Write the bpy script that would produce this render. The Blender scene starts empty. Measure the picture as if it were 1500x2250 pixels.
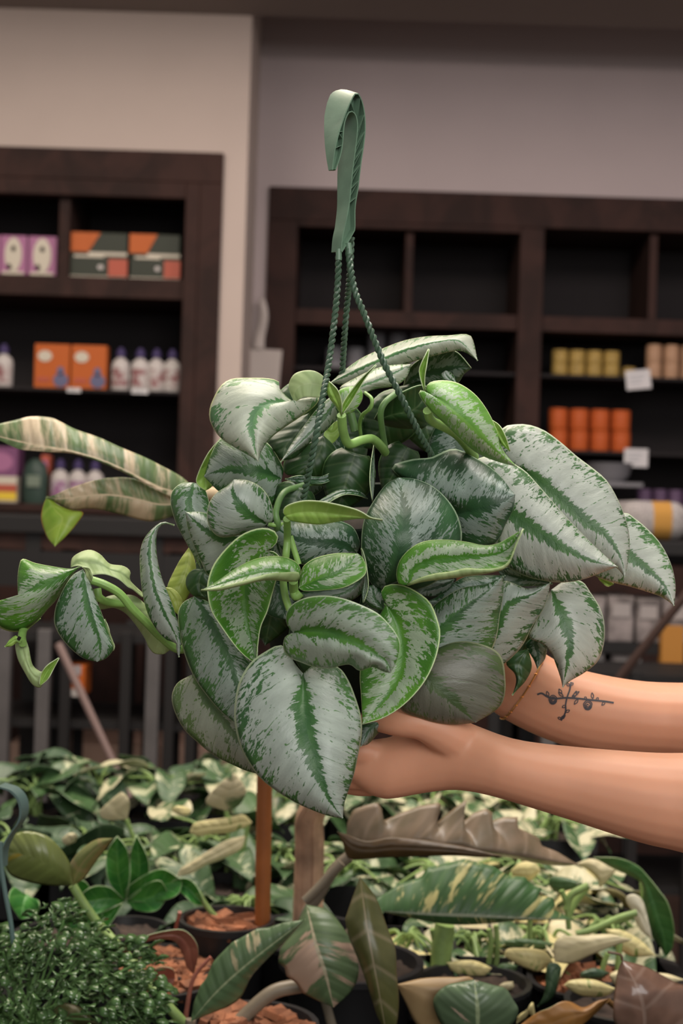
import bpy, bmesh, math, random
from mathutils import Vector, Matrix, noise
from mathutils.bvhtree import BVHTree
PI = math.pi
random.seed(11)
SC = bpy.context.scene
COL = SC.collection

# ------------------------------------------------------------------ camera, light, exposure
CAM = Vector((0, 0, 1.35))
ROLL = math.radians(1.8)
RIGHT = Vector((math.cos(ROLL), 0, math.sin(ROLL)))
UP = Vector((-math.sin(ROLL), 0, math.cos(ROLL)))
FWD = Vector((0, 1, 0))
FPX = 3125.0
cd = bpy.data.cameras.new('camera'); cam = bpy.data.objects.new('camera', cd); COL.objects.link(cam)
cd.sensor_fit = 'VERTICAL'; cd.sensor_height = 36; cd.sensor_width = 24; cd.lens = 50
cd.clip_start = 0.05
cd.dof.use_dof = True; cd.dof.focus_distance = 0.95; cd.dof.aperture_fstop = 9.0
m = Matrix((RIGHT, UP, -FWD)).transposed().to_4x4(); m.translation = CAM
cam.matrix_world = m
SC.camera = cam

SC.view_settings.view_transform = 'Standard'; SC.view_settings.look = 'None'
SC.view_settings.gamma = 1; SC.view_settings.use_curve_mapping = False
SC.view_settings.exposure = 0.68
w = bpy.data.worlds.new('world'); SC.world = w; w.use_nodes = True
w.node_tree.nodes['Background'].inputs[0].default_value = (1.0, 0.93, 0.88, 1)
w.node_tree.nodes['Background'].inputs[1].default_value = 0.22

def area(name, loc, target, size, size_y, power, color):
    ld = bpy.data.lights.new(name, 'AREA'); ld.shape = 'RECTANGLE'; ld.size = size; ld.size_y = size_y
    ld.energy = power; ld.color = color
    o = bpy.data.objects.new(name, ld); COL.objects.link(o); o.location = loc
    d = Vector(target) - Vector(loc)
    o.rotation_euler = d.to_track_quat('-Z', 'Y').to_euler()
    return o
# shop-front daylight behind the photographer, ceiling light rows and an added bench lamp
area('shop_window_light', (0.9, -2.4, 2.7), (0.1, 1.0, 1.2), 2.6, 1.8, 62, (1.0, 0.975, 0.95))
area('ceiling_light', (0.5, 1.25, 3.3), (0.25, 1.25, 0), 1.0, 1.0, 26, (1.0, 0.93, 0.86))
area('ceiling_light', (-0.3, 2.1, 3.3), (-0.1, 1.8, 0), 1.4, 0.5, 27, (1.0, 0.86, 0.68))  # unseen lamp, added to brighten the bench plants
area('ceiling_light', (-1.3, 2.6, 3.3), (-0.9, 2.2, 0), 1.2, 0.6, 22, (1.0, 0.87, 0.74))
area('ceiling_light', (1.3, 3.2, 3.2), (0.9, 4.9, 1.6), 1.4, 0.6, 22, (1.0, 0.86, 0.84))
area('ceiling_light', (-1.4, 3.0, 3.2), (-1.0, 4.9, 1.8), 1.4, 0.6, 15, (1.0, 0.88, 0.78))

# ------------------------------------------------------------------ helpers
FR = {'N': (0, 0, 1.0), 'A': (350, 700, 2.5), 'B': (850, 850, 1500/650), 'D': (0, 880, 3.0), 'F': (580, 400, 1500/920),
      'G': (650, 180, 1278/250), 'H': (0, 1700, 2.0), 'I': (700, 1700, 1.875), 'J': (750, 1400, 2.0)}

def fp(fr, p):
    ox, oy, s = FR[fr]
    return (ox + p[0]/s, oy + p[1]/s)

def W3(px, py, D):
    return CAM + (RIGHT*((px-750)/FPX) + UP*(-(py-1125)/FPX) + FWD)*D

def XZ(px, py, D):
    v = W3(px, py, D); return v.x, v.z

def catmull(pts, n=8):
    if len(pts) < 3: return [tuple(p) for p in pts]
    q = [tuple(2*a-b for a, b in zip(pts[0], pts[1]))] + [tuple(p) for p in pts] + [tuple(2*a-b for a, b in zip(pts[-1], pts[-2]))]
    out = []
    for i in range(1, len(q)-2):
        p0, p1, p2, p3 = q[i-1], q[i], q[i+1], q[i+2]
        for k in range(n):
            t = k/n
            out.append(tuple(0.5*((2*b)+(-a+c)*t+(2*a-5*b+4*c-d)*t*t+(-a+3*b-3*c+d)*t**3) for a, b, c, d in zip(p0, p1, p2, p3)))
    out.append(tuple(pts[-1]))
    return out

def resample(pts, n):
    L = [0]
    for a, b in zip(pts, pts[1:]): L.append(L[-1] + math.dist(a, b))
    T = L[-1] or 1e-9
    out = []; j = 0
    for i in range(n):
        s = T*i/(n-1)
        while j < len(L)-2 and L[j+1] < s: j += 1
        d = (L[j+1]-L[j]) or 1e-9
        u = min(1, max(0, (s-L[j])/d))
        out.append(tuple(a+(b-a)*u for a, b in zip(pts[j], pts[j+1])))
    return out

class MB:
    def __init__(s): s.v = []; s.f = []; s.m = []; s.uv = []; s.uv2 = []
    def add(s, vs, fs, mi=0):
        o = len(s.v); s.v += [tuple(v) for v in vs]
        for f in fs: s.f.append([o+i for i in f]); s.m.append(mi)
        return o
    def box(s, x0, x1, y0, y1, z0, z1, mi=0):
        vs = [(x, y, z) for x in (x0, x1) for y in (y0, y1) for z in (z0, z1)]
        s.add(vs, [(0,1,3,2),(4,6,7,5),(0,4,5,1),(2,3,7,6),(0,2,6,4),(1,5,7,3)], mi)
    def tube(s, pts, rad, seg=8, mi=0, cap=True, flat=1.0):
        pts = [Vector(p) for p in pts]
        n = len(pts)
        if not hasattr(rad, '__len__'): rad = [rad]*n
        rings = []; prev = None
        for i, p in enumerate(pts):
            t = (pts[min(i+1, n-1)] - pts[max(i-1, 0)]).normalized()
            if prev is None:
                a = Vector((0, 0, 1)) if abs(t.z) < .9 else Vector((1, 0, 0))
                u = t.cross(a).normalized()
            else: u = (prev - t*prev.dot(t)).normalized()
            prev = u; v = t.cross(u)
            rings.append([p + (u*math.cos(2*PI*k/seg) + v*math.sin(2*PI*k/seg)*flat)*rad[i] for k in range(seg)])
        fs = []
        for i in range(n-1):
            for k in range(seg):
                fs.append((i*seg+k, i*seg+(k+1) % seg, (i+1)*seg+(k+1) % seg, (i+1)*seg+k))
        if cap:
            fs.append(tuple(range(seg))[::-1]); fs.append(tuple((n-1)*seg+k for k in range(seg)))
        s.add([v for r in rings for v in r], fs, mi)
    def lathe(s, prof, c=(0, 0, 0), seg=24, mi=0, close=True, sx=1, sy=1):
        vs = []; fs = []
        for r, z in prof:
            for k in range(seg):
                a = 2*PI*k/seg; vs.append((c[0]+r*math.cos(a)*sx, c[1]+r*math.sin(a)*sy, c[2]+z))
        for i in range(len(prof)-1):
            for k in range(seg):
                fs.append((i*seg+k, i*seg+(k+1) % seg, (i+1)*seg+(k+1) % seg, (i+1)*seg+k))
        if close:
            fs.append(tuple(range(seg))[::-1]); fs.append(tuple((len(prof)-1)*seg+k for k in range(seg)))
        s.add(vs, fs, mi)
    def build(s, name, mats, parent=None, smooth=True, bevel=0, sharp=40):
        me = bpy.data.meshes.new(name); me.from_pydata(s.v, [], s.f)
        if not isinstance(mats, (list, tuple)): mats = [mats]
        for mm in mats: me.materials.append(mm)
        for p, mi in zip(me.polygons, s.m): p.material_index = mi; p.use_smooth = smooth
        me.update()
        if smooth and sharp:
            try: me.set_sharp_from_angle(angle=math.radians(sharp))
            except Exception: pass
        o = bpy.data.objects.new(name, me); COL.objects.link(o)
        if parent: o.parent = parent; o.matrix_parent_inverse = Matrix.Translation(parent.location).inverted() if parent.type == 'EMPTY' and not parent.parent else Matrix()
        if bevel:
            b = o.modifiers.new('bevel', 'BEVEL'); b.width = bevel; b.segments = 2; b.limit_method = 'ANGLE'
        return o

def empty(name, loc, label, cat, group=None):
    o = bpy.data.objects.new(name, None); COL.objects.link(o); o.location = loc
    o.empty_display_size = 0.05
    return tag(o, label, cat, group)

def tag(o, label=None, cat=None, group=None, kind=None):
    if label: o['label'] = label
    if cat: o['category'] = cat
    if group: o['group'] = group
    if kind: o['kind'] = kind
    return o

# ------------------------------------------------------------------ materials
def mat(name, col, rough=0.6, metal=0.0, spec=0.5, var=0.0, scale=20, bump=0.0, emis=None, sss=0.0):
    m = bpy.data.materials.new(name); m.use_nodes = True; nt = m.node_tree
    b = nt.nodes['Principled BSDF']
    b.inputs['Base Color'].default_value = (*col, 1); b.inputs['Roughness'].default_value = rough
    b.inputs['Metallic'].default_value = metal; b.inputs['Specular IOR Level'].default_value = spec
    if sss:
        b.inputs['Subsurface Weight'].default_value = sss
        b.inputs['Subsurface Radius'].default_value = (0.012, 0.005, 0.003); b.inputs['Subsurface Scale'].default_value = 1.0
    tc = nt.nodes.new('ShaderNodeTexCoord')
    no = nt.nodes.new('ShaderNodeTexNoise'); no.inputs['Scale'].default_value = scale; no.inputs['Detail'].default_value = 5
    nt.links.new(tc.outputs['Object'], no.inputs['Vector'])
    r = nt.nodes.new('ShaderNodeValToRGB')
    r.color_ramp.elements[0].position = .3; r.color_ramp.elements[1].position = .7
    r.color_ramp.elements[0].color = (*[c*(1-var) for c in col], 1); r.color_ramp.elements[1].color = (*[min(1, c*(1+var)) for c in col], 1)
    nt.links.new(no.outputs['Fac'], r.inputs['Fac']); nt.links.new(r.outputs['Color'], b.inputs['Base Color'])
    if bump:
        bp = nt.nodes.new('ShaderNodeBump'); bp.inputs['Strength'].default_value = bump; bp.inputs['Distance'].default_value = 0.002
        nt.links.new(no.outputs['Fac'], bp.inputs['Height']); nt.links.new(bp.outputs['Normal'], b.inputs['Normal'])
    return m

class NT:
    def __init__(s, nt): s.nt = nt
    def lk(s, a, i):
        if isinstance(a, (int, float)): i.default_value = a
        elif isinstance(a, tuple): i.default_value = (*a, 1) if len(i.default_value) == 4 and len(a) == 3 else a
        else: s.nt.links.new(a, i)
    def M(s, op, a, b=0.0, c=0.0):
        n = s.nt.nodes.new('ShaderNodeMath'); n.operation = op
        s.lk(a, n.inputs[0]); s.lk(b, n.inputs[1]); s.lk(c, n.inputs[2]); return n.outputs[0]
    def sm(s, x, lo, hi):
        n = s.nt.nodes.new('ShaderNodeMapRange'); n.interpolation_type = 'SMOOTHSTEP'
        s.lk(x, n.inputs[0]); s.lk(lo, n.inputs[1]); s.lk(hi, n.inputs[2]); return n.outputs[0]
    def vec(s, x, y, z=0.0):
        n = s.nt.nodes.new('ShaderNodeCombineXYZ'); s.lk(x, n.inputs[0]); s.lk(y, n.inputs[1]); s.lk(z, n.inputs[2]); return n.outputs[0]
    def noise(s, v, scale=1, detail=3, rough=.5, dist=0.0, w=None):
        n = s.nt.nodes.new('ShaderNodeTexNoise')
        if w is not None: n.noise_dimensions = '4D'; s.lk(w, n.inputs['W'])
        n.inputs['Scale'].default_value = scale; n.inputs['Detail'].default_value = detail
        n.inputs['Roughness'].default_value = rough; n.inputs['Distortion'].default_value = dist
        s.lk(v, n.inputs['Vector']); return n.outputs['Fac']
    def mix(s, f, a, b):
        n = s.nt.nodes.new('ShaderNodeMix'); n.data_type = 'RGBA'
        s.lk(f, n.inputs[0]); s.lk(a, n.inputs[6]); s.lk(b, n.inputs[7]); return n.outputs[2]

def leaf_uv(N, nt):
    u1 = nt.nodes.new('ShaderNodeUVMap'); u1.uv_map = 'st'
    u2 = nt.nodes.new('ShaderNodeUVMap'); u2.uv_map = 'cm'
    a = nt.nodes.new('ShaderNodeSeparateXYZ'); nt.links.new(u1.outputs[0], a.inputs[0])
    b = nt.nodes.new('ShaderNodeSeparateXYZ'); nt.links.new(u2.outputs[0], b.inputs[0])
    s = N.M('ABSOLUTE', N.M('SUBTRACT', a.outputs[0], 0.5)); s = N.M('MULTIPLY', s, 2.0)
    sg = N.M('SIGN', N.M('SUBTRACT', a.outputs[0], 0.5))
    X = N.M('ABSOLUTE', b.outputs[0])
    oi = nt.nodes.new('ShaderNodeObjectInfo')
    rnd = N.M('MULTIPLY', oi.outputs['Random'], 40.0)
    return s, a.outputs[1], X, b.outputs[1], sg, rnd

def finish(nt, N, col, rough, bumpfac, trans, transcol, spec=0.5, bstr=0.25):
    b = nt.nodes['Principled BSDF']
    nt.links.new(col, b.inputs['Base Color']); N.lk(rough, b.inputs['Roughness']); b.inputs['Specular IOR Level'].default_value = spec
    if bumpfac is not None:
        bp = nt.nodes.new('ShaderNodeBump'); bp.inputs['Strength'].default_value = bstr; bp.inputs['Distance'].default_value = 0.0012
        nt.links.new(bumpfac, bp.inputs['Height']); nt.links.new(bp.outputs['Normal'], b.inputs['Normal'])
    if trans:
        tr = nt.nodes.new('ShaderNodeBsdfTranslucent'); N.lk(transcol, tr.inputs['Color'])
        mx = nt.nodes.new('ShaderNodeMixShader'); mx.inputs[0].default_value = trans
        nt.links.new(b.outputs[0], mx.inputs[1]); nt.links.new(tr.outputs[0], mx.inputs[2])
        nt.links.new(mx.outputs[0], nt.nodes['Material Output'].inputs['Surface'])

def silver_leaf(name, g_dark, g_lite, silver, amount=0.0, mid=0.2, rim=(0.42, 0.52, 0.33), rough=.42):
    """green leaf with silver splashes that run along the side veins"""
    m = bpy.data.materials.new(name); m.use_nodes = True; nt = m.node_tree; N = NT(nt)
    s, t, X, Y, sg, rnd = leaf_uv(N, nt)
    a = N.M('SUBTRACT', Y, N.M('MULTIPLY', X, 0.85))
    sgo = N.M('MULTIPLY', sg, 7.3)
    n1 = N.noise(N.vec(N.M('MULTIPLY', a, 0.95), N.M('MULTIPLY', X, 0.42), sgo), 1, 3, .55, .6, rnd)
    n2 = N.noise(N.vec(N.M('MULTIPLY', a, 3.4), N.M('MULTIPLY', X, 1.9), sgo), 1, 4, .6, 1.2, rnd)
    n3 = N.noise(N.vec(N.M('MULTIPLY', a, 7.5), N.M('MULTIPLY', X, 3.4), sgo), 1, 3, .6, .6, rnd)
    jag = N.noise(N.vec(N.M('MULTIPLY', a, 4.4), N.M('MULTIPLY', X, 0.4), sgo), 1, 2, .6, 0, rnd)
    # green centre feather, jagged along the veins, narrowing to the tip
    wf = N.M('MULTIPLY', N.M('POWER', N.M('SUBTRACT', 1.02, t), 0.7), N.M('ADD', mid*0.3, N.M('MULTIPLY', N.M('POWER', jag, 2.0), mid*3.4)))
    feather = N.M('SUBTRACT', 1.0, N.sm(N.M('ADD', N.M('SUBTRACT', s, wf), N.M('MULTIPLY', N.M('SUBTRACT', n3, .5), .25)), -0.012, 0.012))
    # mottled margin
    marg = N.sm(s, 0.45, 0.95)
    thr = N.M('ADD', 0.462-amount*.8, N.M('MULTIPLY', marg, 0.095))
    mixn = N.M('ADD', N.M('ADD', N.M('MULTIPLY', n1, 0.30), N.M('MULTIPLY', n2, 0.42)), N.M('MULTIPLY', n3, 0.28))
    sil = N.sm(N.M('SUBTRACT', mixn, thr), -0.012, 0.012)
    # thin green side veins, broken up
    vl = N.M('ABSOLUTE', N.M('SUBTRACT', N.M('FRACT', N.M('ADD', N.M('MULTIPLY', a, 0.55), N.M('MULTIPLY', n1, .7))), 0.5))
    vein = N.M('MULTIPLY', N.M('SUBTRACT', 1.0, N.sm(vl, 0.008, 0.024)), N.sm(n2, 0.47, 0.53))
    sil = N.M('MULTIPLY', sil, N.M('SUBTRACT', 1.0, feather))
    sil = N.M('MULTIPLY', sil, N.M('SUBTRACT', 1.0, vein))
    gn = N.noise(N.vec(N.M('MULTIPLY', X, .5), N.M('MULTIPLY', Y, .4), sgo), 1, 2, .5, 0, rnd)
    green = N.mix(N.sm(gn, .3, .7), g_dark, g_lite)
    green = N.mix(N.M('MULTIPLY', N.M('SUBTRACT', 1.0, N.sm(s, 0, .12)), .35), green, g_dark)
    sn = N.noise(N.vec(N.M('MULTIPLY', a, 1.2), N.M('MULTIPLY', X, .4), 3.0), 1, 3, .6, 0, rnd)
    silc = N.mix(N.sm(sn, .25, .8), tuple(c*.72 for c in silver), tuple(min(1, c*1.02) for c in silver))
    col = N.mix(sil, green, silc)
    edge = N.sm(s, 0.965, 0.985)
    col = N.mix(edge, col, rim)
    ft = N.noise(N.vec(N.M('MULTIPLY', a, 9.0), N.M('MULTIPLY', X, 5.0), 0.0), 1, 2, .6, 0, rnd)
    groove = N.sm(N.M('ABSOLUTE', N.M('SUBTRACT', N.M('FRACT', N.M('MULTIPLY', N.M('ADD', a, n1), 1.0)), .5)), 0.0, .3)
    h = N.M('ADD', N.M('MULTIPLY', ft, .6), N.M('MULTIPLY', groove, 0.4))
    finish(nt, N, col, rough, h, 0.10, N.mix(0.3, green, (0.35, 0.55, 0.12)), bstr=.3)
    return m

def plain_leaf(name, c0, c1, rim, rough=.42, vein=(0.5, 0.6, 0.3), vamt=.35, trans=.15, pitch=1.2):
    m = bpy.data.materials.new(name); m.use_nodes = True; nt = m.node_tree; N = NT(nt)
    s, t, X, Y, sg, rnd = leaf_uv(N, nt)
    a = N.M('SUBTRACT', Y, N.M('MULTIPLY', X, 0.6))
    gn = N.noise(N.vec(N.M('MULTIPLY', a, .5), N.M('MULTIPLY', X, .4), N.M('MULTIPLY', sg, 3.0)), 1, 3, .5, 0, rnd)
    col = N.mix(N.sm(gn, .3, .7), c0, c1)
    vl = N.M('ABSOLUTE', N.M('SUBTRACT', N.M('FRACT', N.M('MULTIPLY', a, pitch)), 0.5))
    vm = N.M('MULTIPLY', N.M('SUBTRACT', 1.0, N.sm(vl, 0.0, 0.12)), vamt)
    vm = N.M('MAXIMUM', vm, N.M('MULTIPLY', N.M('SUBTRACT', 1.0, N.sm(s, 0.02, 0.07)), min(1, vamt*1.6)))
    col = N.mix(vm, col, vein)
    col = N.mix(N.sm(s, .95, .98), col, rim)
    groove = N.sm(vl, 0.0, .35)
    finish(nt, N, col, rough, groove, trans, N.mix(.4, col, (.45, .6, .1)), bstr=.3)
    return m

def varieg_leaf(name, green, cream, thr=.5, scale=.55, vein=None, rough=.42, bands=False, soft=.03):
    """leaf with large cream and green sectors"""
    m = bpy.data.materials.new(name); m.use_nodes = True; nt = m.node_tree; N = NT(nt)
    s, t, X, Y, sg, rnd = leaf_uv(N, nt)
    a = N.M('SUBTRACT', Y, N.M('MULTIPLY', X, 0.5 if not bands else 0.25))
    n1 = N.noise(N.vec(N.M('MULTIPLY', a, scale), N.M('MULTIPLY', X, scale*(.3 if not bands else .1)), N.M('MULTIPLY', sg, 9.0)), 1, 3, .55, .3, rnd)
    n2 = N.noise(N.vec(N.M('MULTIPLY', a, scale*6), N.M('MULTIPLY', X, scale*1.5), N.M('MULTIPLY', sg, 9.0)), 1, 3, .6, .3, rnd)
    f = N.sm(N.M('ADD', N.M('MULTIPLY', n1, .72), N.M('MULTIPLY', n2, .28)), thr-soft, thr+soft)
    gn = N.noise(N.vec(N.M('MULTIPLY', a, 1.1), N.M('MULTIPLY', X, .2), 0.0), 1, 2, .5, 0, rnd)
    g = N.mix(gn, tuple(c*.55 for c in green), tuple(min(1, c*1.5) for c in green))
    col = N.mix(f, g, cream)
    if vein: col = N.mix(N.M('SUBTRACT', 1.0, N.sm(s, .03, .07)), col, vein)
    vl = N.M('ABSOLUTE', N.M('SUBTRACT', N.M('FRACT', N.M('MULTIPLY', a, .9)), 0.5))
    finish(nt, N, col, rough, N.sm(vl, 0, .35), .15, N.mix(.3, col, (.5, .6, .15)), bstr=.35)
    return m

MAT = {}
MAT['S'] = silver_leaf('silver_splashed_leaf', (0.022, 0.085, 0.022), (0.06, 0.16, 0.04), (0.35, 0.41, 0.355), .06, .2)
MAT['W'] = silver_leaf('whitish_silver_leaf', (0.06, 0.17, 0.06), (0.12, 0.27, 0.10), (0.50, 0.55, 0.44), .08, .15, rim=(.55, .6, .33))
MAT['M'] = silver_leaf('half_silver_leaf', (0.018, 0.075, 0.02), (0.05, 0.15, 0.035), (0.28, 0.35, 0.295), .015, .2)
MAT['D'] = silver_leaf('dark_silver_leaf', (0.013, 0.05, 0.02), (0.027, 0.09, 0.03), (0.21, 0.275, 0.235), -.005, .24, rim=(.28, .4, .26))  # dark mature leaf; shade of the crown also put into the colour
MAT['G'] = silver_leaf('fresh_green_leaf', (0.035, 0.14, 0.012), (0.09, 0.25, 0.022), (0.33, 0.42, 0.29), -.01, .2, rim=(.45, .6, .25))
MAT['Y'] = silver_leaf('young_lime_leaf', (0.12, 0.33, 0.03), (0.22, 0.46, 0.07), (0.45, 0.60, 0.32), -.07, .2, rim=(.6, .72, .35))
MAT['Y2'] = silver_leaf('young_silver_lime_leaf', (0.10, 0.28, 0.035), (0.20, 0.42, 0.08), (0.42, 0.55, 0.36), -.015, .22, rim=(.55, .68, .35))
MAT['SR'] = silver_leaf('bright_silver_leaf', (0.03, 0.095, 0.026), (0.065, 0.165, 0.045), (0.42, 0.46, 0.40), .07, .2, rim=(.45, .52, .38))
MAT['MG'] = silver_leaf('half_silver_fresh_leaf', (0.025, 0.10, 0.015), (0.07, 0.20, 0.025), (0.31, 0.38, 0.30), .02, .2)
MAT['UL'] = plain_leaf('yellow_green_underside', (0.26, 0.34, 0.05), (0.36, 0.42, 0.10), (.45, .5, .2), vein=(.42, .48, .15), vamt=.3, rough=.5)
MAT['O'] = silver_leaf('old_dull_leaf', (0.045, 0.09, 0.025), (0.09, 0.15, 0.045), (0.27, 0.30, 0.225), .04, .2, rim=(.3, .34, .2))
MAT['O2'] = silver_leaf('shaded_dull_leaf', (0.035, 0.065, 0.02), (0.07, 0.11, 0.035), (0.135, 0.14, 0.105), .05, .2, rim=(.22, .25, .14))  # darker copy of the dull leaf, shade put into its colour
MAT['K'] = plain_leaf('shaded_green_leaf', (0.012, 0.04, 0.01), (0.022, 0.07, 0.018), (.1, .2, .07), vamt=.05)  # green darkened so the colour itself carries the crown's shade
MAT['L'] = plain_leaf('lime_plain_leaf', (0.24, 0.44, 0.07), (0.34, 0.52, 0.12), (.5, .62, .25), vein=(.42, .6, .2), vamt=.2)
MAT['U'] = plain_leaf('pale_leaf_underside', (0.27, 0.38, 0.16), (0.35, 0.45, 0.20), (.45, .52, .3), vein=(.4, .48, .25), vamt=.25, rough=.55)
MAT['UD'] = plain_leaf('green_leaf_underside', (0.13, 0.22, 0.07), (0.2, 0.3, 0.1), (.4, .5, .25), vein=(.3, .4, .18), vamt=.25, rough=.55)
MAT['rim'] = mat('leaf_margin', (.42, .52, .3), .5)
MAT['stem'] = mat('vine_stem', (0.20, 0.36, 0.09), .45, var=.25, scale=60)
MAT['stem_dark'] = mat('shaded_vine_stem', (0.10, 0.20, 0.06), .5, var=.25, scale=60)  # darker copy of the vine stem with shade in its colour
MAT['hanger'] = mat('green_hanger_plastic', (0.10, 0.175, 0.115), .42, var=.12, scale=90, bump=.1)
MAT['cord'] = mat('twisted_green_cord', (0.042, 0.085, 0.05), .45, var=.1, scale=90)
MAT['pot'] = mat('dark_green_pot', (0.006, 0.012, 0.007), .7, spec=.15)
MAT['soil'] = mat('dark_soil', (0.02, 0.014, 0.01), .95, var=.5, scale=90, bump=.6)
# ------------------------------------------------------------------ the place
MAT['wall'] = mat('warm_grey_plaster', (0.40, 0.325, 0.285), .85, var=.03, scale=3)
MAT['wall_r'] = mat('pinkish_grey_plaster', (0.36, 0.30, 0.295), .85, var=.03, scale=3)
MAT['soffit'] = mat('soffit_paint', (0.22, 0.18, 0.16), .85)
MAT['floor'] = mat('red_brown_floor', (0.14, 0.085, 0.065), .6, var=.2, scale=4)
MAT['blackmetal'] = mat('black_metal', (0.010, 0.009, 0.009), .6, spec=.25)
MAT['greymetal'] = mat('galvanised_metal', (0.095, 0.088, 0.087), .5, metal=.4, var=.15, scale=12)
MAT['palewood'] = mat('pale_boards', (0.42, 0.27, 0.20), .7, var=.15, scale=5)
MAT['niche'] = mat('black_cabinet_back', (0.015, 0.0125, 0.013), .8, spec=.2)

def wood(name, c0, c1):
    m = bpy.data.materials.new(name); m.use_nodes = True; nt = m.node_tree; N = NT(nt)
    tc = nt.nodes.new('ShaderNodeTexCoord'); mp = nt.nodes.new('ShaderNodeMapping'); mp.inputs['Scale'].default_value = (2, 12, 1.2)
    nt.links.new(tc.outputs['Object'], mp.inputs[0])
    n = N.noise(mp.outputs[0], 3, 5, .6, 1.0)
    finish(nt, N, N.mix(N.sm(n, .35, .65), c0, c1), .75, n, 0, None, bstr=.1, spec=.15)
    return m
MAT['wood'] = wood('dark_stained_wood', (0.021, 0.0115, 0.0095), (0.036, 0.0175, 0.014))

DL, DR = 5.0, 5.5
def struct(mb, name, m, bevel=0): return tag(mb.build(name, m, None, False, bevel), kind='structure')

b = MB(); b.box(-4.5, 4.5, -3.5, 6.2, -0.06, 0); struct(b, 'floor', MAT['floor'])
# left wall section stands proud, with the built-in cabinet let into it
xc = XZ(547, 250, DL)[0]                     # the outer corner of the proud wall
cl0, cl1 = -2.3, XZ(488, 480, DL)[0]
zt_l = XZ(250, 331, DL)[1]
ztop = XZ(750, 49, DL-.02)[1]
b = MB(); b.box(-4.5, xc, DL, DR+.4, zt_l, 3.6); b.box(cl1, xc, DL, DR+.4, 0, zt_l); b.box(-4.5, cl0, DL, DR+.4, 0, zt_l)
b.box(cl0, cl1, DL+.45, DR+.4, 0, zt_l)
struct(b, 'wall_left', MAT['wall'])
cr0, cr1 = XZ(586, 600, DR)[0], 2.6
zt_r = XZ(1000, 424, DR)[1]
b = MB(); b.box(xc, 4.5, DR, DR+.4, zt_r, 3.6); b.box(xc, cr0, DR, DR+.4, 0, zt_r); b.box(cr1, 4.5, DR, DR+.4, 0, zt_r)
b.box(cr0, cr1, DR+.42, DR+.5, 0, zt_r)
struct(b, 'wall_right', MAT['wall_r'])
b = MB(); b.box(-4.5, 4.5, 3.9, DL+.0, ztop+.02, 3.6); struct(b, 'trim_1', MAT['soffit'])
b = MB(); b.box(xc+.001, 4.5, DL+.001, DR, ztop+.27, 3.6); struct(b, 'trim_2', MAT['soffit'])
b = MB(); b.box(-4.5, 4.5, 1.8, 6.2, 3.61, 3.7); struct(b, 'ceiling', MAT['soffit'])

# ---- built-in cabinets: frame, back, shelves
def cabinet(name, label, x0, x1, z1, y, uprights, rails, dividers, backy):
    root = empty(name, ((x0+x1)/2, y+.2, 0), label, 'cabinet')
    b = MB(); b.box(x0, x1, backy-.02, backy, 0, z1); b.build('back_panel', MAT['niche'], root, False)
    b = MB()
    for (a0, a1, c0, c1, d) in uprights: b.box(a0, a1, y-.02, y+d, c0, c1)
    b.build('frame', MAT['wood'], root, False, .004)
    for (a0, a1, c0, c1, mm) in rails:
        b = MB(); b.box(a0, a1, y, backy-.02, c0, c1); b.build('shelf', MAT[mm], root, False, .003)
    for (a0, a1, c0, c1) in dividers:
        b = MB(); b.box(a0, a1, y+.02, backy-.02, c0, c1); b.build('divider', MAT['wood'], root, False, .003)
    return root

def zl(py, px=250): return XZ(px, py, DL)[1]
def xl(px, py=600): return XZ(px, py, DL)[0]
def zr(py, px=1000): return XZ(px, py, DR)[1]
def xr(px, py=700): return XZ(px, py, DR)[0]
LS1, LS2, LS3 = zl(609), zl(856), zl(1112)       # tops of the shelves that carry goods
rs, ls_ = xl(404, 600), cl0+.12
cabinet('built_in_cabinet', 'dark brown built-in wall cabinet on the left with orange and pink goods', cl0, cl1, zt_l, DL,
        [(cl0, cl1, zl(398), zt_l, .43), (rs, rs+.05, 0, zl(398), .06), (cl0, ls_, 0, zl(398), .43), (rs+.05, cl1, 0, zl(398), .43),
         (ls_, rs, 0, zl(1170), .4), (ls_, rs, zl(434), zl(398), .03)],
        [(ls_, rs+.05, zl(654), LS1, 'wood'), (ls_, rs+.05, LS2-.012, LS2, 'niche'), (ls_, rs+.05, LS3-.03, LS3, 'wood')],
        [(xl(126, 520), xl(150, 520), LS1, zl(398))], DL+.44)
RS0 = zr(692); RS1 = zr(824, 1290); RS2 = zr(990, 1300); RS3 = zr(1150, 1300)
s0, s1, s2 = xr(651, 620), xr(1139, 620), xr(1192, 620)
cabinet('built_in_cabinet', 'wide dark brown built-in wall cabinet on the right with open black bays', cr0, cr1, zt_r, DR,
        [(cr0, cr1, zr(497), zt_r, .41), (cr0, s0, 0, zr(497), .41), (s1, s2, 0, zr(497), .41), (cr1-.1, cr1, 0, zr(497), .41),
         (s0, cr1-.1, 0, zr(1230), .4), (s0, s1, zr(510), zr(497), .03)],
        [(s0, cr1-.1, zr(722), zr(688), 'wood'), (s2, cr1-.1, RS1-.014, RS1, 'niche'), (s2, cr1-.1, RS2-.014, RS2, 'niche'), (s2, cr1-.1, RS3-.02, RS3, 'niche'),
         (s0, s1, RS1-.014, RS1, 'niche'), (s0, s1, RS2-.014, RS2, 'niche')],
        [(xr(890, 580), xr(908, 580), zr(688), zr(497)), (xr(1428, 600), xr(1446, 600), zr(688), zr(497))], DR+.42)

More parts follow.
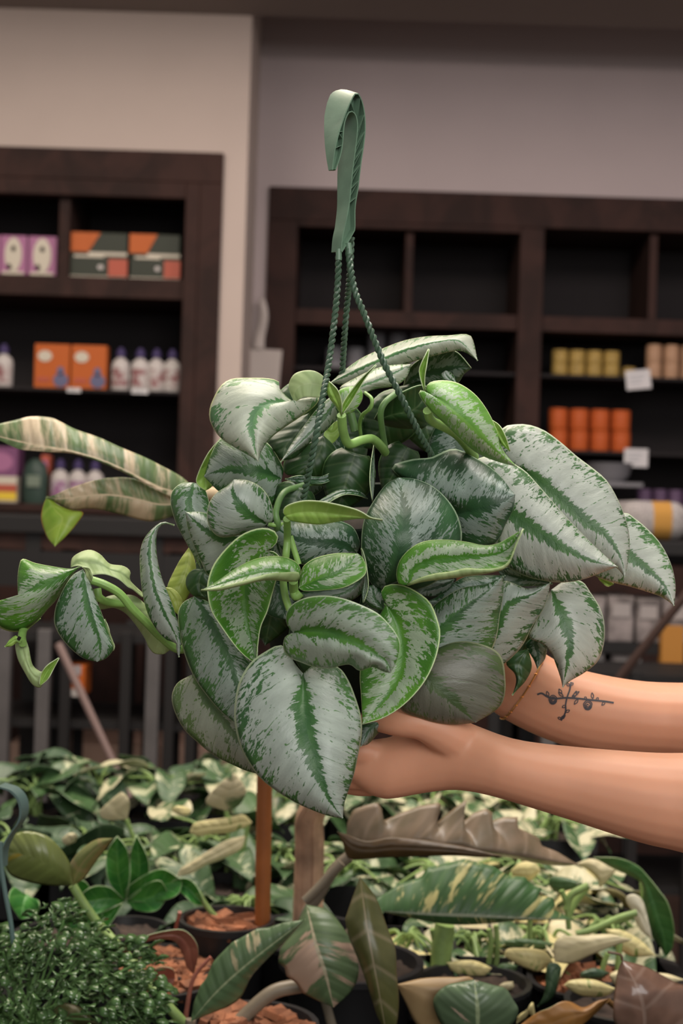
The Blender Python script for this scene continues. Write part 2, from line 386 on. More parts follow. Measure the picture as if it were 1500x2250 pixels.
# ---- goods on the shelves
def cm(name, c, r=.5, **k):
    k.setdefault('spec', .2)
    if name not in MAT: MAT[name] = mat(name, c, r, **k)
    return MAT[name]
PINK = cm('pink_card', (.30, .12, .22)); CREAMP = cm('cream_print', (.46, .41, .33)); DARKP = cm('dark_print', (.05, .035, .05))
ORG = cm('orange_card', (.38, .085, .014)); RED = cm('red_print', (.34, .075, .045)); GRNB = cm('dark_green_card', (.026, .03, .02)); BLU = cm('blue_grey_print', (.10, .10, .17))
WHT = cm('white_plastic', (.42, .38, .36), .35); PURP = cm('purple_cap', (.05, .035, .10)); TAGM = cm('paper_tag', (.5, .48, .48), .8)
FILM = cm('clear_film', (.5, .45, .4), .15)

def boxthing(px0, px1, py0, py1, D, zbase, depth, name, label, cat, body, panels, group, xf=xl):
    x0, x1 = XZ(px0, (py0+py1)/2, D)[0], XZ(px1, (py0+py1)/2, D)[0]
    h = (py1-py0)*D/FPX
    root = empty(name, ((x0+x1)/2, D+depth/2, zbase), label, cat, group)
    b = MB(); b.box(x0, x1, D, D+depth, zbase, zbase+h); b.build('box', body, root, False, .004)
    for (u0, u1, v0, v1, mm, shape) in panels:
        b = MB(); ax0, ax1 = x0+(x1-x0)*u0, x0+(x1-x0)*u1; az0, az1 = zbase+h*v0, zbase+h*v1
        if shape == 'o':
            cx, cz, rx, rz = (ax0+ax1)/2, (az0+az1)/2, (ax1-ax0)/2, (az1-az0)/2
            vs = [(cx+rx*math.cos(k*PI/10), yy, cz+rz*math.sin(k*PI/10)) for yy in (D-.003, D+.001) for k in range(20)]
            b.add(vs, [tuple(range(20))] + [(k, (k+1) % 20, 20+(k+1) % 20, 20+k) for k in range(20)])
        elif shape == 't':
            b.add([(ax0, D-.003, az0), (ax1, D-.003, az1), (ax0, D-.003, az1), (ax0, D+.001, az0), (ax1, D+.001, az1), (ax0, D+.001, az1)],
                  [(0, 1, 2), (3, 5, 4), (0, 3, 4, 1), (1, 4, 5, 2), (2, 5, 3, 0)])
        else: b.box(ax0, ax1, D-.003, D+.001, az0, az1)
        b.build('printed_panel', mm, root, False)
    return root
bear = [(.18, .82, .1, .95, CREAMP, 'o'), (.42, .58, .6, .74, DARKP, 'o'), (.1, .9, .02, .12, CREAMP, 'b'), (.25, .45, .15, .3, PINK, 'o')]
for i, (a, c) in enumerate([(-55, -2), (0, 59), (62, 124)]):
    boxthing(a, c, 512, 602, DL+.05, LS1, .1, 'snack_box', ['pink box with cream print, cut by the left edge of the photo', 'pink box with cream animal print, left of its pink twin', 'pink box with cream animal print, against the cabinet divider'][i], 'box', PINK, bear, 'pink boxes on the top shelf')
tz = [(0, .42, .2, .95, ORG, 't')]
for i, (a, c) in enumerate([(149, 280), (285, 396)]):
    boxthing(a, c, 556, 608, DL+.05, LS1, .1, 'snack_box', ['dark green box with red corner, at the bottom left of the divided shelf', 'dark green box with red corner, at the bottom right of the divided shelf'][i], 'box', GRNB,
             [(.68, 1, .1, .85, RED, 'b'), (0, 1, 0, .12, CREAMP, 'b'), (.1, .6, .9, 1, CREAMP, 'b'), (.5, .6, .4, .6, WHT, 'o')], 'dark green boxes on the top shelf')
    boxthing(a, c, 505, 556, DL+.052, LS1+52*DL/FPX, .09, 'snack_box', ['dark green box with orange corner, stacked on the left one', 'dark green box with orange corner, stacked on the right one'][i], 'box', GRNB,
             [(0, .36, .15, .98, ORG, 'b'), (.362, .55, .2, .98, ORG, 't'), (.35, 1, 0, .14, CREAMP, 'b')], 'dark green boxes on the top shelf')
for i, (a, c) in enumerate([(75, 153), (156, 234)]):
    boxthing(a, c, 754, 852, DL+.04, LS2, .06, 'snack_pouch', ['orange pouch with grey badge, left of the orange pair', 'orange pouch with grey badge, beside the white bottles'][i], 'pouch', ORG,
             [(.1, .5, .6, .85, CREAMP, 'o'), (.55, .98, .04, .35, BLU, 'o'), (.65, .85, .3, .5, BLU, 'o'), (.1, .45, .15, .25, RED, 'b')], 'orange pouches on the middle shelf')

def bottle(px, py0, py1, D, zb, wpx, label, capm, bandm, group, name='pump_bottle'):
    x = XZ(px, (py0+py1)/2, D)[0]; h = (py1-py0)*D/FPX; r = wpx*D/FPX/2
    root = empty(name, (x, D+r, zb), label, 'bottle', group)
    b = MB(); b.lathe([(r*.9, 0), (r, h*.03), (r, h*.58), (r*.85, h*.68), (r*.4, h*.76), (r*.36, h*.8)], (x, D+r, zb), 20, sy=.8); b.build('body', WHT, root)
    b = MB(); b.lathe([(r*.5, h*.79), (r*.5, h*.93), (r*.3, h*.96), (r*.28, h)], (x, D+r, zb), 16); b.build('cap', capm, root)
    b = MB()
    for (z0, z1, k) in ((.12, .52, 1),):
        n = 10; vs = []
        for j in range(n+1):
            a = -PI/2 - .95 + 1.9*j/n
            for z in (z0, z1): vs.append((x+r*1.012*math.cos(a), D+r+r*.81*math.sin(a), zb+h*z))
        b.add(vs, [(2*j, 2*j+2, 2*j+3, 2*j+1) for j in range(n)])
    b.build('sticker', bandm, root)
    return root
BAND = cm('printed_sticker', (.45, .36, .33)); 
def band_mat(name, c1, c2):
    m = bpy.data.materials.new(name); m.use_nodes = True; nt = m.node_tree; N = NT(nt)
    tc = nt.nodes.new('ShaderNodeTexCoord')
    n = N.noise(tc.outputs['Object'], 35, 2, .5)
    finish(nt, N, N.mix(N.sm(n, .45, .55), c1, c2), .5, None, 0, None); return m
BAND = band_mat('printed_sticker_red', (.38, .33, .31), (.2, .08, .08))
BAND2 = band_mat('printed_sticker_purple', (.38, .31, .34), (.22, .09, .18))
lb = ['first white pump bottle right of the orange pouches', 'second white pump bottle in the row of four', 'third white pump bottle in the row of four', 'white pump bottle at the right end of the row']
for i, px in enumerate((262, 305, 341, 376)):
    bottle(px, 757, 853, DL+.04, LS2, 40 if i != 1 else 42, lb[i], PURP, BAND, 'white bottles on the middle shelf')
bottle(3, 757, 853, DL+.04, LS2, 42, 'white bottle cut by the left edge of the photo', PURP, BAND, 'white bottles on the middle shelf')
lb = ['white bottle with purple cap beside the dark green bag', 'white bottle with purple cap, middle of three on the low shelf', 'white bottle with purple cap, right of three on the low shelf']
for i, px in enumerate((128, 167, 205)):
    bottle(px, 1008, 1108, DL+.04, LS3, 40, lb[i], PURP, BAND2, 'white bottles on the low shelf')
boxthing(-60, 38, 985, 1108, DL+.12, LS3, .1, 'snack_box', 'purple box behind the yellow one on the low shelf', 'box', cm('purple_card', (.16, .06, .13)), [(.3, .9, .55, .9, PINK, 'o')], None)
boxthing(-20, 36, 1050, 1108, DL+.04, LS3, .06, 'snack_box', 'low pink and yellow box at the left edge, low shelf', 'box', CREAMP, [(0, 1, .1, .4, cm('yellow_print', (.6, .42, .04)), 'b'), (0, 1, .4, .7, RED, 'b')], None)
boxthing(88, 108, 1000, 1108, DL+.1, LS3, .06, 'snack_box', 'narrow red box between bag and bottles', 'box', RED, [(.2, .8, .6, .9, PINK, 'o')], None)
x, z = XZ(66, 1060, DL); b = MB(); b.lathe([(.04, 0), (.046, .02), (.047, .1), (.036, .14), (.015, .16)], (x, DL+.09, LS3), 20, sy=.6)
root = empty('soil_bag', (x, DL+.09, LS3), 'rounded dark green bag on the low shelf', 'bag'); b.build('bag', cm('dark_green_bag', (.03, .05, .04), .4), root)
b = MB(); b.box(x-.024, x+.024, DL+.056, DL+.06, LS3+.06, LS3+.1); b.build('sticker', cm('green_print', (.14, .17, .13)), root, False)

def pricetag(px, py, D, wpx, hpx, rot, label):
    x, z = XZ(px, py, D); w_, h_ = wpx*D/FPX/2, hpx*D/FPX/2; c, s = math.cos(rot), math.sin(rot)
    b = MB(); q = [(-w_, -h_), (w_, -h_), (w_, h_), (-w_, h_)]
    vs = [(x+a*c-d*s, yy, z+a*s+d*c) for yy in (D, D+.002) for a, d in q]
    b.add(vs, [(0, 1, 2, 3), (7, 6, 5, 4), (0, 4, 5, 1), (1, 5, 6, 2), (2, 6, 7, 3), (3, 7, 4, 0)])
    for k in range(3):
        a0, a1, d = -w_*.7, w_*(.6-.2*k), h_*(.45-.4*k)
        q = [(a0, d-h_*.06), (a1, d-h_*.06), (a1, d+h_*.06), (a0, d+h_*.06)]
        b.add([(x+a*c-dd*s, D-.0008, z+a*s+dd*c) for a, dd in q], [(0, 1, 2, 3)], 1)
    tag(b.build('price_tag', [TAGM, cm('grey_ink', (.3, .3, .32))], None, False), label, 'tag')
pricetag(1402, 834, DR-.03, 54, 42, .12, 'tilted white price tag below the tan candles')
pricetag(1397, 1006, DR-.03, 52, 40, 0, 'straight white price tag below the orange jars')
pricetag(307, 860, DL-.03, 36, 10, 0, 'small white price tag below the white bottles')
pricetag(162, 857, DL-.03, 30, 10, 0, 'small white price tag below the orange pouches')

def jar(px, py0, py1, wpx, D, zb, m, label, cat, group, rib=False):
    x = XZ(px, (py0+py1)/2, D)[0]; h = (py1-py0)*D/FPX; r = wpx*D/FPX/2
    root = empty('candle_jar', (x, D+r, zb), label, cat, group)
    pr = [(r*.93, 0), (r, h*.04), (r, h*.4), (r*.96, h*.42), (r*.96, h*.46), (r, h*.48), (r, h*.84), (r*.95, h*.86)]
    b = MB(); b.lathe(pr, (x, D+r, zb), 20); b.build('jar', m, root)
    b = MB(); b.lathe([(r*.97, h*.86), (r*.99, h*.88), (r*.99, h*.98), (r*.93, h)], (x, D+r, zb), 20); b.build('lid', m, root)
YEL = cm('ochre_wax_jar', (.30, .20, .055), .5, var=.2, scale=60); ORJ = cm('orange_tin', (.42, .085, .02), .5); TAN = cm('tan_jar', (.34, .20, .12), .5, var=.1, scale=30); GRY = cm('grey_tin', (.16, .155, .165), .5); PUR = cm('purple_jar', (.10, .06, .11), .5)
nth = ['leftmost', 'second', 'third', 'rightmost']
for i in range(4):
    jar(1232+38*i, 766, 824, 36, DR+.06, RS1, YEL, nth[i]+' ochre jar in the row of four above the price tag', 'jar', 'ochre jars')
    for k in range(2):
        zb = RS2 + k*47*DR/FPX
        jar(1229+46*i, 896+47*(1-k)-1, 942+47*(1-k)-1, 43, DR+.05, zb, ORJ, nth[i]+(' orange jar in the bottom row' if k == 0 else ' orange jar in the top row'), 'jar', 'stacked orange jars')
jar(1384, 800, 824, 28, DR+.06, RS1, YEL, 'low ochre jar beside the tilted price tag', 'jar', None)
for i in range(3): jar(1440+38*i, 748 if i != 9 else 0, 824, 35, DR+.06, RS1, TAN, ['tan jar nearest the tilted price tag', 'second tan jar, beside the right edge', 'tan jar cut by the right edge'][i], 'jar', 'tan jars')
for i in range(5): jar(735+46*i, 722 if i > 1 else 765, 822, 40, DR+.2, RS1, GRY, ['grey tin', 'second grey tin', 'third grey tin', 'fourth grey tin', 'fifth grey tin'][i]+' from the left behind the cords', 'tin', 'grey tins behind the cords')
for i in range(4): jar(1418+34*i, 1064, 1143, 31, DR+.06, RS3, PUR, nth[i]+' dull purple jar low in the right bay', 'jar', 'purple jars')
b = MB(); x, z = XZ(1325, 1040, DR); b.lathe([(.05, 0), (.075, .03), (.085, .07), (.09, .075), (.08, .07), (.065, .03), (.03, .02)], (x, DR-.12, z-.04), 24)
b.box(x-.1, x+.1, DR-.26, DR-.02, z-.055, z-.04)
tag(b.build('glass_bowl', GRY), 'grey bowl on a small stand below the straight price tag', 'bowl')

# paper note and curled paper strip on the wall between the cabinets
x0, z0 = XZ(546, 765, DR-.03); x1, z1 = XZ(618, 838, DR-.03)
b = MB(); b.add([(x0, DR-.03, z0), (x1, DR-.032, z0-.004), (x1-.012, DR-.028, z1-.05), (x0-.003, DR-.03, z1-.05)] + [(x0, DR-.026, z0), (x1, DR-.028, z0-.004), (x1-.012, DR-.024, z1-.05), (x0-.003, DR-.026, z1-.05)],
      [(0, 1, 2, 3), (7, 6, 5, 4), (0, 4, 5, 1), (1, 5, 6, 2), (2, 6, 7, 3), (3, 7, 4, 0)])
tag(b.build('paper_note', cm('note_paper', (.42, .37, .34), .8), None, False), 'blank whitish paper note hung on the wall beside the right cabinet', 'note')
b = MB(); pts = []
n = 14; vs = []
for i in range(n):
    t = i/(n-1); px = 574+6*math.sin(t*5); py = 655+112*t; wd = 7+6*t
    for k in (-1, 1): vs.append(W3(px+k*wd, py, DR-.04-.01*math.sin(t*6)))
for i in range(n): vs += []
b.add(vs, [(2*i, 2*i+1, 2*i+3, 2*i+2) for i in range(n-1)])
o = b.build('curled_paper', cm('note_paper', (.4, .35, .33)), None); sm_ = o.modifiers.new('s', 'SOLIDIFY'); sm_.thickness = .002
tag(o, 'narrow curled strip of paper hanging above the paper note', 'paper')

# ---- racks and tables in the aisle behind the bench
def post(root, x, y, z0, z1, r, m, name='post'):
    b = MB(); b.box(x-r, x+r, y-r, y+r, z0, z1); b.build(name, m, root, False, .002)
D = 3.97
x0, x1 = XZ(-300, 1150, D)[0], XZ(640, 1150, D)[0]
zt = XZ(200, 1136, D)[1]
root = empty('display_table', ((x0+x1)/2, D+.3, 0), 'black display table with a thin brown rail below its top, left aisle', 'table')
b = MB(); b.box(x0, x1, D, D+.6, zt-.05, zt); b.build('tabletop', MAT['blackmetal'], root, False, .004)
b = MB(); b.box(x0, x1, D+.02, D+.05, zt-.092, zt-.052); b.box(x0, x1, D+.02, D+.05, zt-.20, zt-.10, 1); b.build('rail', [MAT['wood'], MAT['blackmetal']], root, False)
for px in (-280, 60, 330, 625):
    for dy in (.04, .56): post(root, XZ(px, 1500, D)[0], D+dy, 0, zt-.05, .022, MAT['blackmetal'], 'leg')
b = MB(); b.box(x0, x1, D+.03, D+.57, .30, .32); b.build('lower_shelf', MAT['blackmetal'], root, False)

D = 3.6
def rack(name, label, pxs, greys, D, ztop_, x0p, x1p, levels, dep=.35):
    x0, x1 = XZ(x0p, 1500, D)[0], XZ(x1p, 1500, D)[0]
    root = empty(name, ((x0+x1)/2, D+dep/2, 0), label, 'rack')
    for i, px in enumerate(pxs):
        x = XZ(px, 1550, D)[0]; g = px in greys
        post(root, x, D if i % 2 == 0 else D+dep, 0, ztop_, .017 if g else .013, MAT['greymetal'] if g else MAT['blackmetal'])
    for z in levels:
        b = MB(); b.box(x0, x1, D+.01, D+.03, z-.02, z); b.box(x0, x1, D+dep-.02, D+dep, z-.02, z); b.box(x0, x1, D+.02, D+dep, z-.008, z-.002); b.build('shelf', MAT['blackmetal'], root, False)
    return root
rack('metal_rack', 'black and grey metal plant rack behind the trailing vine, left aisle', [8, 62, 95, 118, 143, 240, 275, 296, 335, 352, 372, 398, 420, 447, 478, 505, 530], (8, 95, 296, 335), D, 1.03, -60, 560, (1.02, .80, .62))
rack('metal_rack', 'dark metal plant rack behind the forearms, right aisle', [1085, 1130, 1205, 1262, 1300, 1362, 1395, 1455, 1520], (1205, 1362, 1455), 3.5, .98, 1040, 1700, (.97, .70, .45))
# long pale low bench far behind
D = 4.95
x0, x1 = XZ(70, 1660, D)[0], XZ(620, 1660, D)[0]; z1 = XZ(300, 1640, D-.35)[1]
root = empty('low_bench', ((x0+x1)/2, D-.17, 0), 'low pale wooden bench seen between the rack posts', 'bench')
b = MB(); b.box(x0, x1, D-.35, D-.02, z1-.10, z1); b.build('seat', MAT['palewood'], root, False, .004)
b = MB()
for x in (x0+.03, (x0+x1)/2, x1-.06): b.box(x, x+.04, D-.33, D-.04, 0, z1-.10)
b.build('legs', MAT['palewood'], root, False)
# leaning pole
b = MB(); b.tube([W3(128, 1415, 3.3), W3(272, 1725, 3.2)], [.010, .008], 10); q0, q1 = W3(128, 1415, 3.3), W3(272, 1725, 3.2); b.tube([q1, q1+(q1-q0)*(q1.z/(q0.z-q1.z))], .008, 10)
tag(b.build('leaning_pole', cm('brown_grey_pole', (.16, .11, .10), .5)), 'thin brown pole leaning across the left rack', 'pole')
boxthing(143, 186, 1462, 1530, 3.62, XZ(160, 1530, 3.62)[1], .1, 'paint_tin', 'small orange and white box on the left rack', 'box', ORG, [(0, 1, 0, .25, WHT, 'b'), (.2, .8, .7, 1, cm('grey_lid', (.3, .27, .27)), 'b')], None)
# right: table with a striped seat cushion and grey boxes
D = 3.9; zt = XZ(1430, 1188, D)[1]; x0, x1 = XZ(1150, 1200, D)[0], 1.5
root = empty('display_table', ((x0+x1)/2, D+.3, 0), 'black display table with stacked grey blocks, right aisle', 'table')
b = MB(); b.box(x0, x1, D, D+.6, zt-.04, zt); b.build('tabletop', MAT['blackmetal'], root, False, .004)
for x in (x0+.03, x1-.05):
    for dy in (.04, .56): post(root, x, D+dy, 0, zt-.04, .022, MAT['blackmetal'], 'leg')
zs = XZ(1330, 1413, D)[1]; zs2 = XZ(1330, 1500, D)[1]
for zz in (zs, zs2):
    b = MB(); b.box(x0, x1, D+.03, D+.57, zz-.03, zz); b.build('shelf', MAT['blackmetal'], root, False)
def stripes(name, cols):
    m = bpy.data.materials.new(name); m.use_nodes = True; nt = m.node_tree; N = NT(nt)
    u = nt.nodes.new('ShaderNodeTexCoord'); sp = nt.nodes.new('ShaderNodeSeparateXYZ'); nt.links.new(u.outputs['Object'], sp.inputs[0])
    x_ = N.M('MULTIPLY', sp.outputs[0], 1.0)
    f = N.M('MULTIPLY', N.sm(x_, cols[3], cols[3]+.004), N.M('SUBTRACT', 1.0, N.sm(x_, cols[4], cols[4]+.004)))
    tw = N.noise(u.outputs['Object'], 160, 2, .5)
    c = N.mix(f, N.mix(N.sm(tw, .4, .6), cols[0], cols[1]), cols[2])
    finish(nt, N, c, .9, tw, 0, None); return m
xa, xb = XZ(1368, 1140, D+.05)[0], XZ(1520, 1140, D+.05)[0]
bm = bmesh.new(); bmesh.ops.create_cube(bm, size=1)
for v in bm.verts: v.co = Vector(((xa+xb)/2+v.co.x*(xb-xa), D+.23+v.co.y*.34, zt+.055+v.co.z*.11))
me = bpy.data.meshes.new('striped_cushion'); bm.to_mesh(me); bm.free()
me.materials.append(stripes('striped_weave', [(.30, .275, .26), (.2, .18, .175), (.34, .17, .03), xa+(xb-xa)*.45, xa+(xb-xa)*.72]))
o = bpy.data.objects.new('striped_cushion', me); COL.objects.link(o)
bv = o.modifiers.new('b', 'BEVEL'); bv.width = .045; bv.segments = 6
for p in me.polygons: p.use_smooth = True
tag(o, 'grey woven cushion with a mustard stripe on the right table', 'cushion')
GB = cm('grey_brown_block', (.17, .145, .14), .7, var=.5, scale=22)
for i, (a, c, zz, hh) in enumerate([(1212, 1262, zs, 100), (1268, 1330, zs, 98), (1336, 1392, zs, 100), (1398, 1450, zs, 96), (1456, 1520, zs, 98), (1240, 1300, zs2, 70), (1310, 1330, zs2, 72), (1345, 1400, zs2, 62)]):
    boxthing(a, c, 1413-hh, 1413, D+.05, zz, .2, 'storage_box', ['grey brown carton leftmost on the upper rack shelf', 'second grey brown carton on the upper rack shelf', 'third grey brown carton on the upper rack shelf', 'fourth grey brown carton on the upper rack shelf', 'rightmost grey brown carton on the upper rack shelf', 'leftmost grey brown carton on the lower rack shelf', 'slim grey brown carton on the lower rack shelf', 'rightmost grey brown carton on the lower rack shelf'][i], 'box', GB, [(.15, .85, .55, .85, cm('faded_print', (.27, .24, .23)), 'b')], 'grey brown cartons in the right aisle')
b = MB(); x, z = XZ(1478, 1413, D); b.box(x-.03, x+.03, D+.0, D+.04, zs2, zs2+.16); tag(b.build('mustard_book', cm('mustard', (.34, .15, .03)), None, False), 'upright mustard book on the lower rack shelf', 'book')
b = MB(); b.tube([W3(1520, 1290, 3.3), W3(1400, 1440, 3.35), W3(1330, 1530, 3.4)], .011, 10); q0, q1 = W3(1400, 1440, 3.35), W3(1330, 1530, 3.4); b.tube([q1, q1+(q1-q0)*(q1.z/(q0.z-q1.z))], .011, 10)
tag(b.build('leaning_pole', cm('dark_pole', (.05, .03, .025), .5)), 'dark pole slanting across the right aisle', 'pole')
# ------------------------------------------------------------------ leaf builder
def leaf_part(parent, P, Q, M=None, n=(5, 5, 5), e=(-1.2, -1.2), fr='N', m='S', under='U', R=None, back=False, D0=1.0,
              name='leaf', NT_=36, K=8, wave=.12, quilt=.014, valley=.12, c=1.8, serr=0, thick=.0006, label=None, jag=False):
    """P, Q: the two edges from base to tip; M: midrib; n: nearness (cm) of midrib at base, middle, tip; e: how far the edges bend to the viewer (cm);
    R: where the Q edge is rolled back over itself"""
    P = [fp(fr, p) for p in P]; Q = [fp(fr, p) for p in Q]
    if M is None:
        a, b2 = resample(catmull(P), 9), resample(catmull(Q), 9)
        M = [((p[0]+q[0])/2, (p[1]+q[1])/2) for p, q in zip(a, b2)]
        M[0] = P[0]; M[-1] = P[-1]
    else: M = [fp(fr, p) for p in M]
    Pr, Qr, Mr = (resample(x if (jag and x is P) else catmull(x), NT_) for x in (P, Q, M))
    if jag:
        def soft(E):
            for _ in range(14): E = [E[0]]+[tuple((a+2*b2+c2)/4 for a, b2, c2 in zip(E[i-1], E[i], E[i+1])) for i in range(1, len(E)-1)]+[E[-1]]
            return E
        Ps = soft(Pr)
    Rr = resample(catmull([fp(fr, p) for p in R]), NT_) if R else None
    ph = random.random()*6
    Lcm = sum(math.dist(a, b2) for a, b2 in zip(Mr, Mr[1:]))/31.25*D0
    def nm(t): return n[0]*(1-t)*(1-2*t) + n[1]*4*t*(1-t) + n[2]*t*(2*t-1)
    cols = []
    def side(E, ee, sign, phs):
        out = []
        for j in range(1, K+1):
            s = j/K; col = []
            for i in range(NT_):
                t = i/(NT_-1); prof = math.sin(PI*min(max(t, 0), 1))**.55 if 0 < t < 1 else 0
                ex, ey = E[i]
                if jag and E is Pr:
                    k_ = max(0, (s-.5)/.5)**1.5; ex = Ps[i][0]+(E[i][0]-Ps[i][0])*k_; ey = Ps[i][1]+(E[i][1]-Ps[i][1])*k_
                px = Mr[i][0]+(ex-Mr[i][0])*s; py = Mr[i][1]+(ey-Mr[i][1])*s
                d = nm(t) + ee*prof*s**c
                d += valley*(min(s*3, 1))*prof
                d += wave*math.sin(t*9+phs)*s*s*prof
                d += quilt*math.sin(2*PI*(t*Lcm*.8-1.1*s))*math.sin(PI*s)*prof
                if serr and s > .45:
                    k = (s-.45)/.55; d += -serr*.3*k*abs(math.sin(t*PI*9))
                wcm = math.dist(Mr[i], E[i])/31.25*D0
                col.append((px, py, d, sign*s, t, sign*s*wcm))
            out.append(col)
        return out
    mid = [(Mr[i][0], Mr[i][1], nm(i/(NT_-1)), 0, i/(NT_-1), 0) for i in range(NT_)]
    cp = side(Pr, e[0], -1, ph); cq = side(Qr, e[1], 1, ph+2)
    cols = cp[::-1] + [mid] + cq
    nbase = len(cols)
    if Rr:
        for j in range(1, 5):
            s = j/4; col = []
            for i in range(NT_):
                t = i/(NT_-1); prof = math.sin(PI*t)**.55 if 0 < t < 1 else 0
                q = cq[-1][i]
                px = q[0]+(Rr[i][0]-q[0])*s; py = q[1]+(Rr[i][1]-q[1])*s
                d = q[2] + prof*(.55*math.sin(PI*min(1, s*.75)) + .1)
                col.append((px, py, d, .7, t, q[5]*.8))
            cols.append(col)
    vs = []; info = []
    for col in cols:
        for (px, py, d, s, t, xc_) in col:
            vs.append(W3(px, py, D0-d/100)); info.append((s, t, xc_))
    nc = len(cols); fs = []
    for j in range(nc-1):
        for i in range(NT_-1):
            fs.append((j*NT_+i, j*NT_+i+1, (j+1)*NT_+i+1, (j+1)*NT_+i))
    tot = 0
    for f in fs[:(nbase-1)*(NT_-1)]:
        a, b2, c2 = vs[f[0]], vs[f[1]], vs[f[2]]; d2 = vs[f[3]]
        nrm = (c2-a).cross(d2-b2); tot += nrm.dot(CAM-a)
    if (tot < 0) != back: fs = [f[::-1] for f in fs]
    me = bpy.data.meshes.new(name); me.from_pydata([tuple(v) for v in vs], [], fs)
    u1 = me.uv_layers.new(name='st'); u2 = me.uv_layers.new(name='cm')
    for lp in me.loops:
        s, t, xx = info[lp.vertex_index]
        u1.data[lp.index].uv = (.5+s*.5, t); u2.data[lp.index].uv = (xx, t*Lcm)
    for p in me.polygons: p.use_smooth = True
    me.materials.append(MAT[m]); me.materials.append(MAT[under]); me.materials.append(MAT['rim'])
    o = bpy.data.objects.new(name, me); COL.objects.link(o); o.parent = parent
    if parent: o.matrix_parent_inverse = Matrix.Translation(parent.location).inverted()
    so = o.modifiers.new('thickness', 'SOLIDIFY'); so.thickness = thick; so.offset = -1; so.material_offset = 1; so.material_offset_rim = 2; so.use_rim = True
    if label: o['label'] = label
    return o

def stem_part(parent, pts, n, r, fr='N', D0=1.0, m='stem', name='stem', taper=1.0, flat=1.0):
    q = [fp(fr, p) for p in pts]
    if not hasattr(n, '__len__'): n = [n]*len(q)
    q3 = catmull([(a[0], a[1], d) for a, d in zip(q, n)], 6)
    ps = [W3(a, b2, D0-d/100) for a, b2, d in q3]
    k = len(ps); rr = [r*(1+(taper-1)*i/(k-1)) for i in range(k)]
    b = MB(); b.tube(ps, rr, 10, flat=flat); return b.build(name, MAT[m] if isinstance(m, str) else m, parent)

# ------------------------------------------------------------------ the hanging plant
pc = W3(800, 1530, 1.02)
HP = empty('hanging_plant', pc, 'trailing plant with silver-splashed heart leaves in a hanging pot, held up by two hands', 'plant')
# pot, tilted a little to the viewer
pm = MB(); pm.lathe([(.060, 0), (.063, .003), (.074, .08), (.080, .125), (.086, .128), (.086, .138), (.079, .138), (.076, .10), (.072, .095)], (0, 0, 0), 40, close=False)
pm.lathe([(.060, 0), (.0, .0)], (0, 0, 0), 40, close=False)
pot = pm.build('pot', MAT['pot'], HP)
pb = W3(800, 1505, 1.07)
rotp = Matrix.Rotation(math.radians(12), 4, 'X') @ Matrix.Rotation(math.radians(-6), 4, 'Y')
for v in pot.data.vertices: v.co = (rotp @ v.co) + pb
sb = MB(); sb.lathe([(.077, .118), (.06, .124), (.03, .128), (.001, .13)], (0, 0, 0), 32, close=False); so_ = sb.build('soil', MAT['soil'], HP)
for v in so_.data.vertices: v.co = (rotp @ v.co) + pb

def LF(*a, **k): return leaf_part(HP, *a, **k)
A, B_, Dd, F_ = 'A', 'B', 'D', 'F'
# back and top
LF([(235,720),(290,672),(350,630),(420,598),(500,568),(580,553),(660,549),(725,545),(748,565),(765,640)],
   [(235,720),(300,725),(390,690),(470,665),(530,645),(600,624),(680,606),(720,610),(765,640)],
   [(235,720),(330,675),(430,632),(520,597),(620,572),(700,570),(765,640)], n=(-2,1,1), e=(-3.5,-1.0), fr=F_, m='W')
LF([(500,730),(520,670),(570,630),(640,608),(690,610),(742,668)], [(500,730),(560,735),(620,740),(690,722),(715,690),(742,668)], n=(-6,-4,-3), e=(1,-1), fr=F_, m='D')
LF([(345,760),(270,740),(330,700),(400,668),(460,655),(528,652)], [(345,760),(400,742),(470,730),(510,700),(528,652)], n=(2,2,2), e=(-1.5,-.8), fr=F_, m='W')
LF([(690,722),(650,715),(633,690),(650,675)], [(690,722),(680,695),(665,680),(650,675)], n=(1,1,1), e=(-.3,-.3), fr=F_, m='S', NT_=16)
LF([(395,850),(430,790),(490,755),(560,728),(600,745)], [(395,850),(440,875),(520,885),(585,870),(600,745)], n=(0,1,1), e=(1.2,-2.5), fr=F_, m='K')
LF([(600,762),(578,745),(590,720),(630,710),(690,718),(750,755),(795,810),(830,880),(855,960),(905,1020)],
   [(600,762),(562,745),(556,765),(600,825),(650,870),(700,920),(760,970),(830,1000),(905,1020)],
   [(600,762),(660,800),(730,860),(800,930),(860,985),(905,1020)], n=(9,9,5), e=(-1.6,-1.2), fr=F_, m='Y2')
LF([(575,750),(558,690),(560,660),(590,598)], [(575,750),(574,700),(582,650),(590,598)], n=(8,8,8), e=(.3,.3), fr=F_, m='L', NT_=16, quilt=0)
LF([(800,845),(840,870),(865,915),(880,965)], [(800,845),(820,890),(845,935),(880,965)], n=(5,6,6), e=(.3,-.3), fr=F_, m='L', NT_=16, quilt=0)
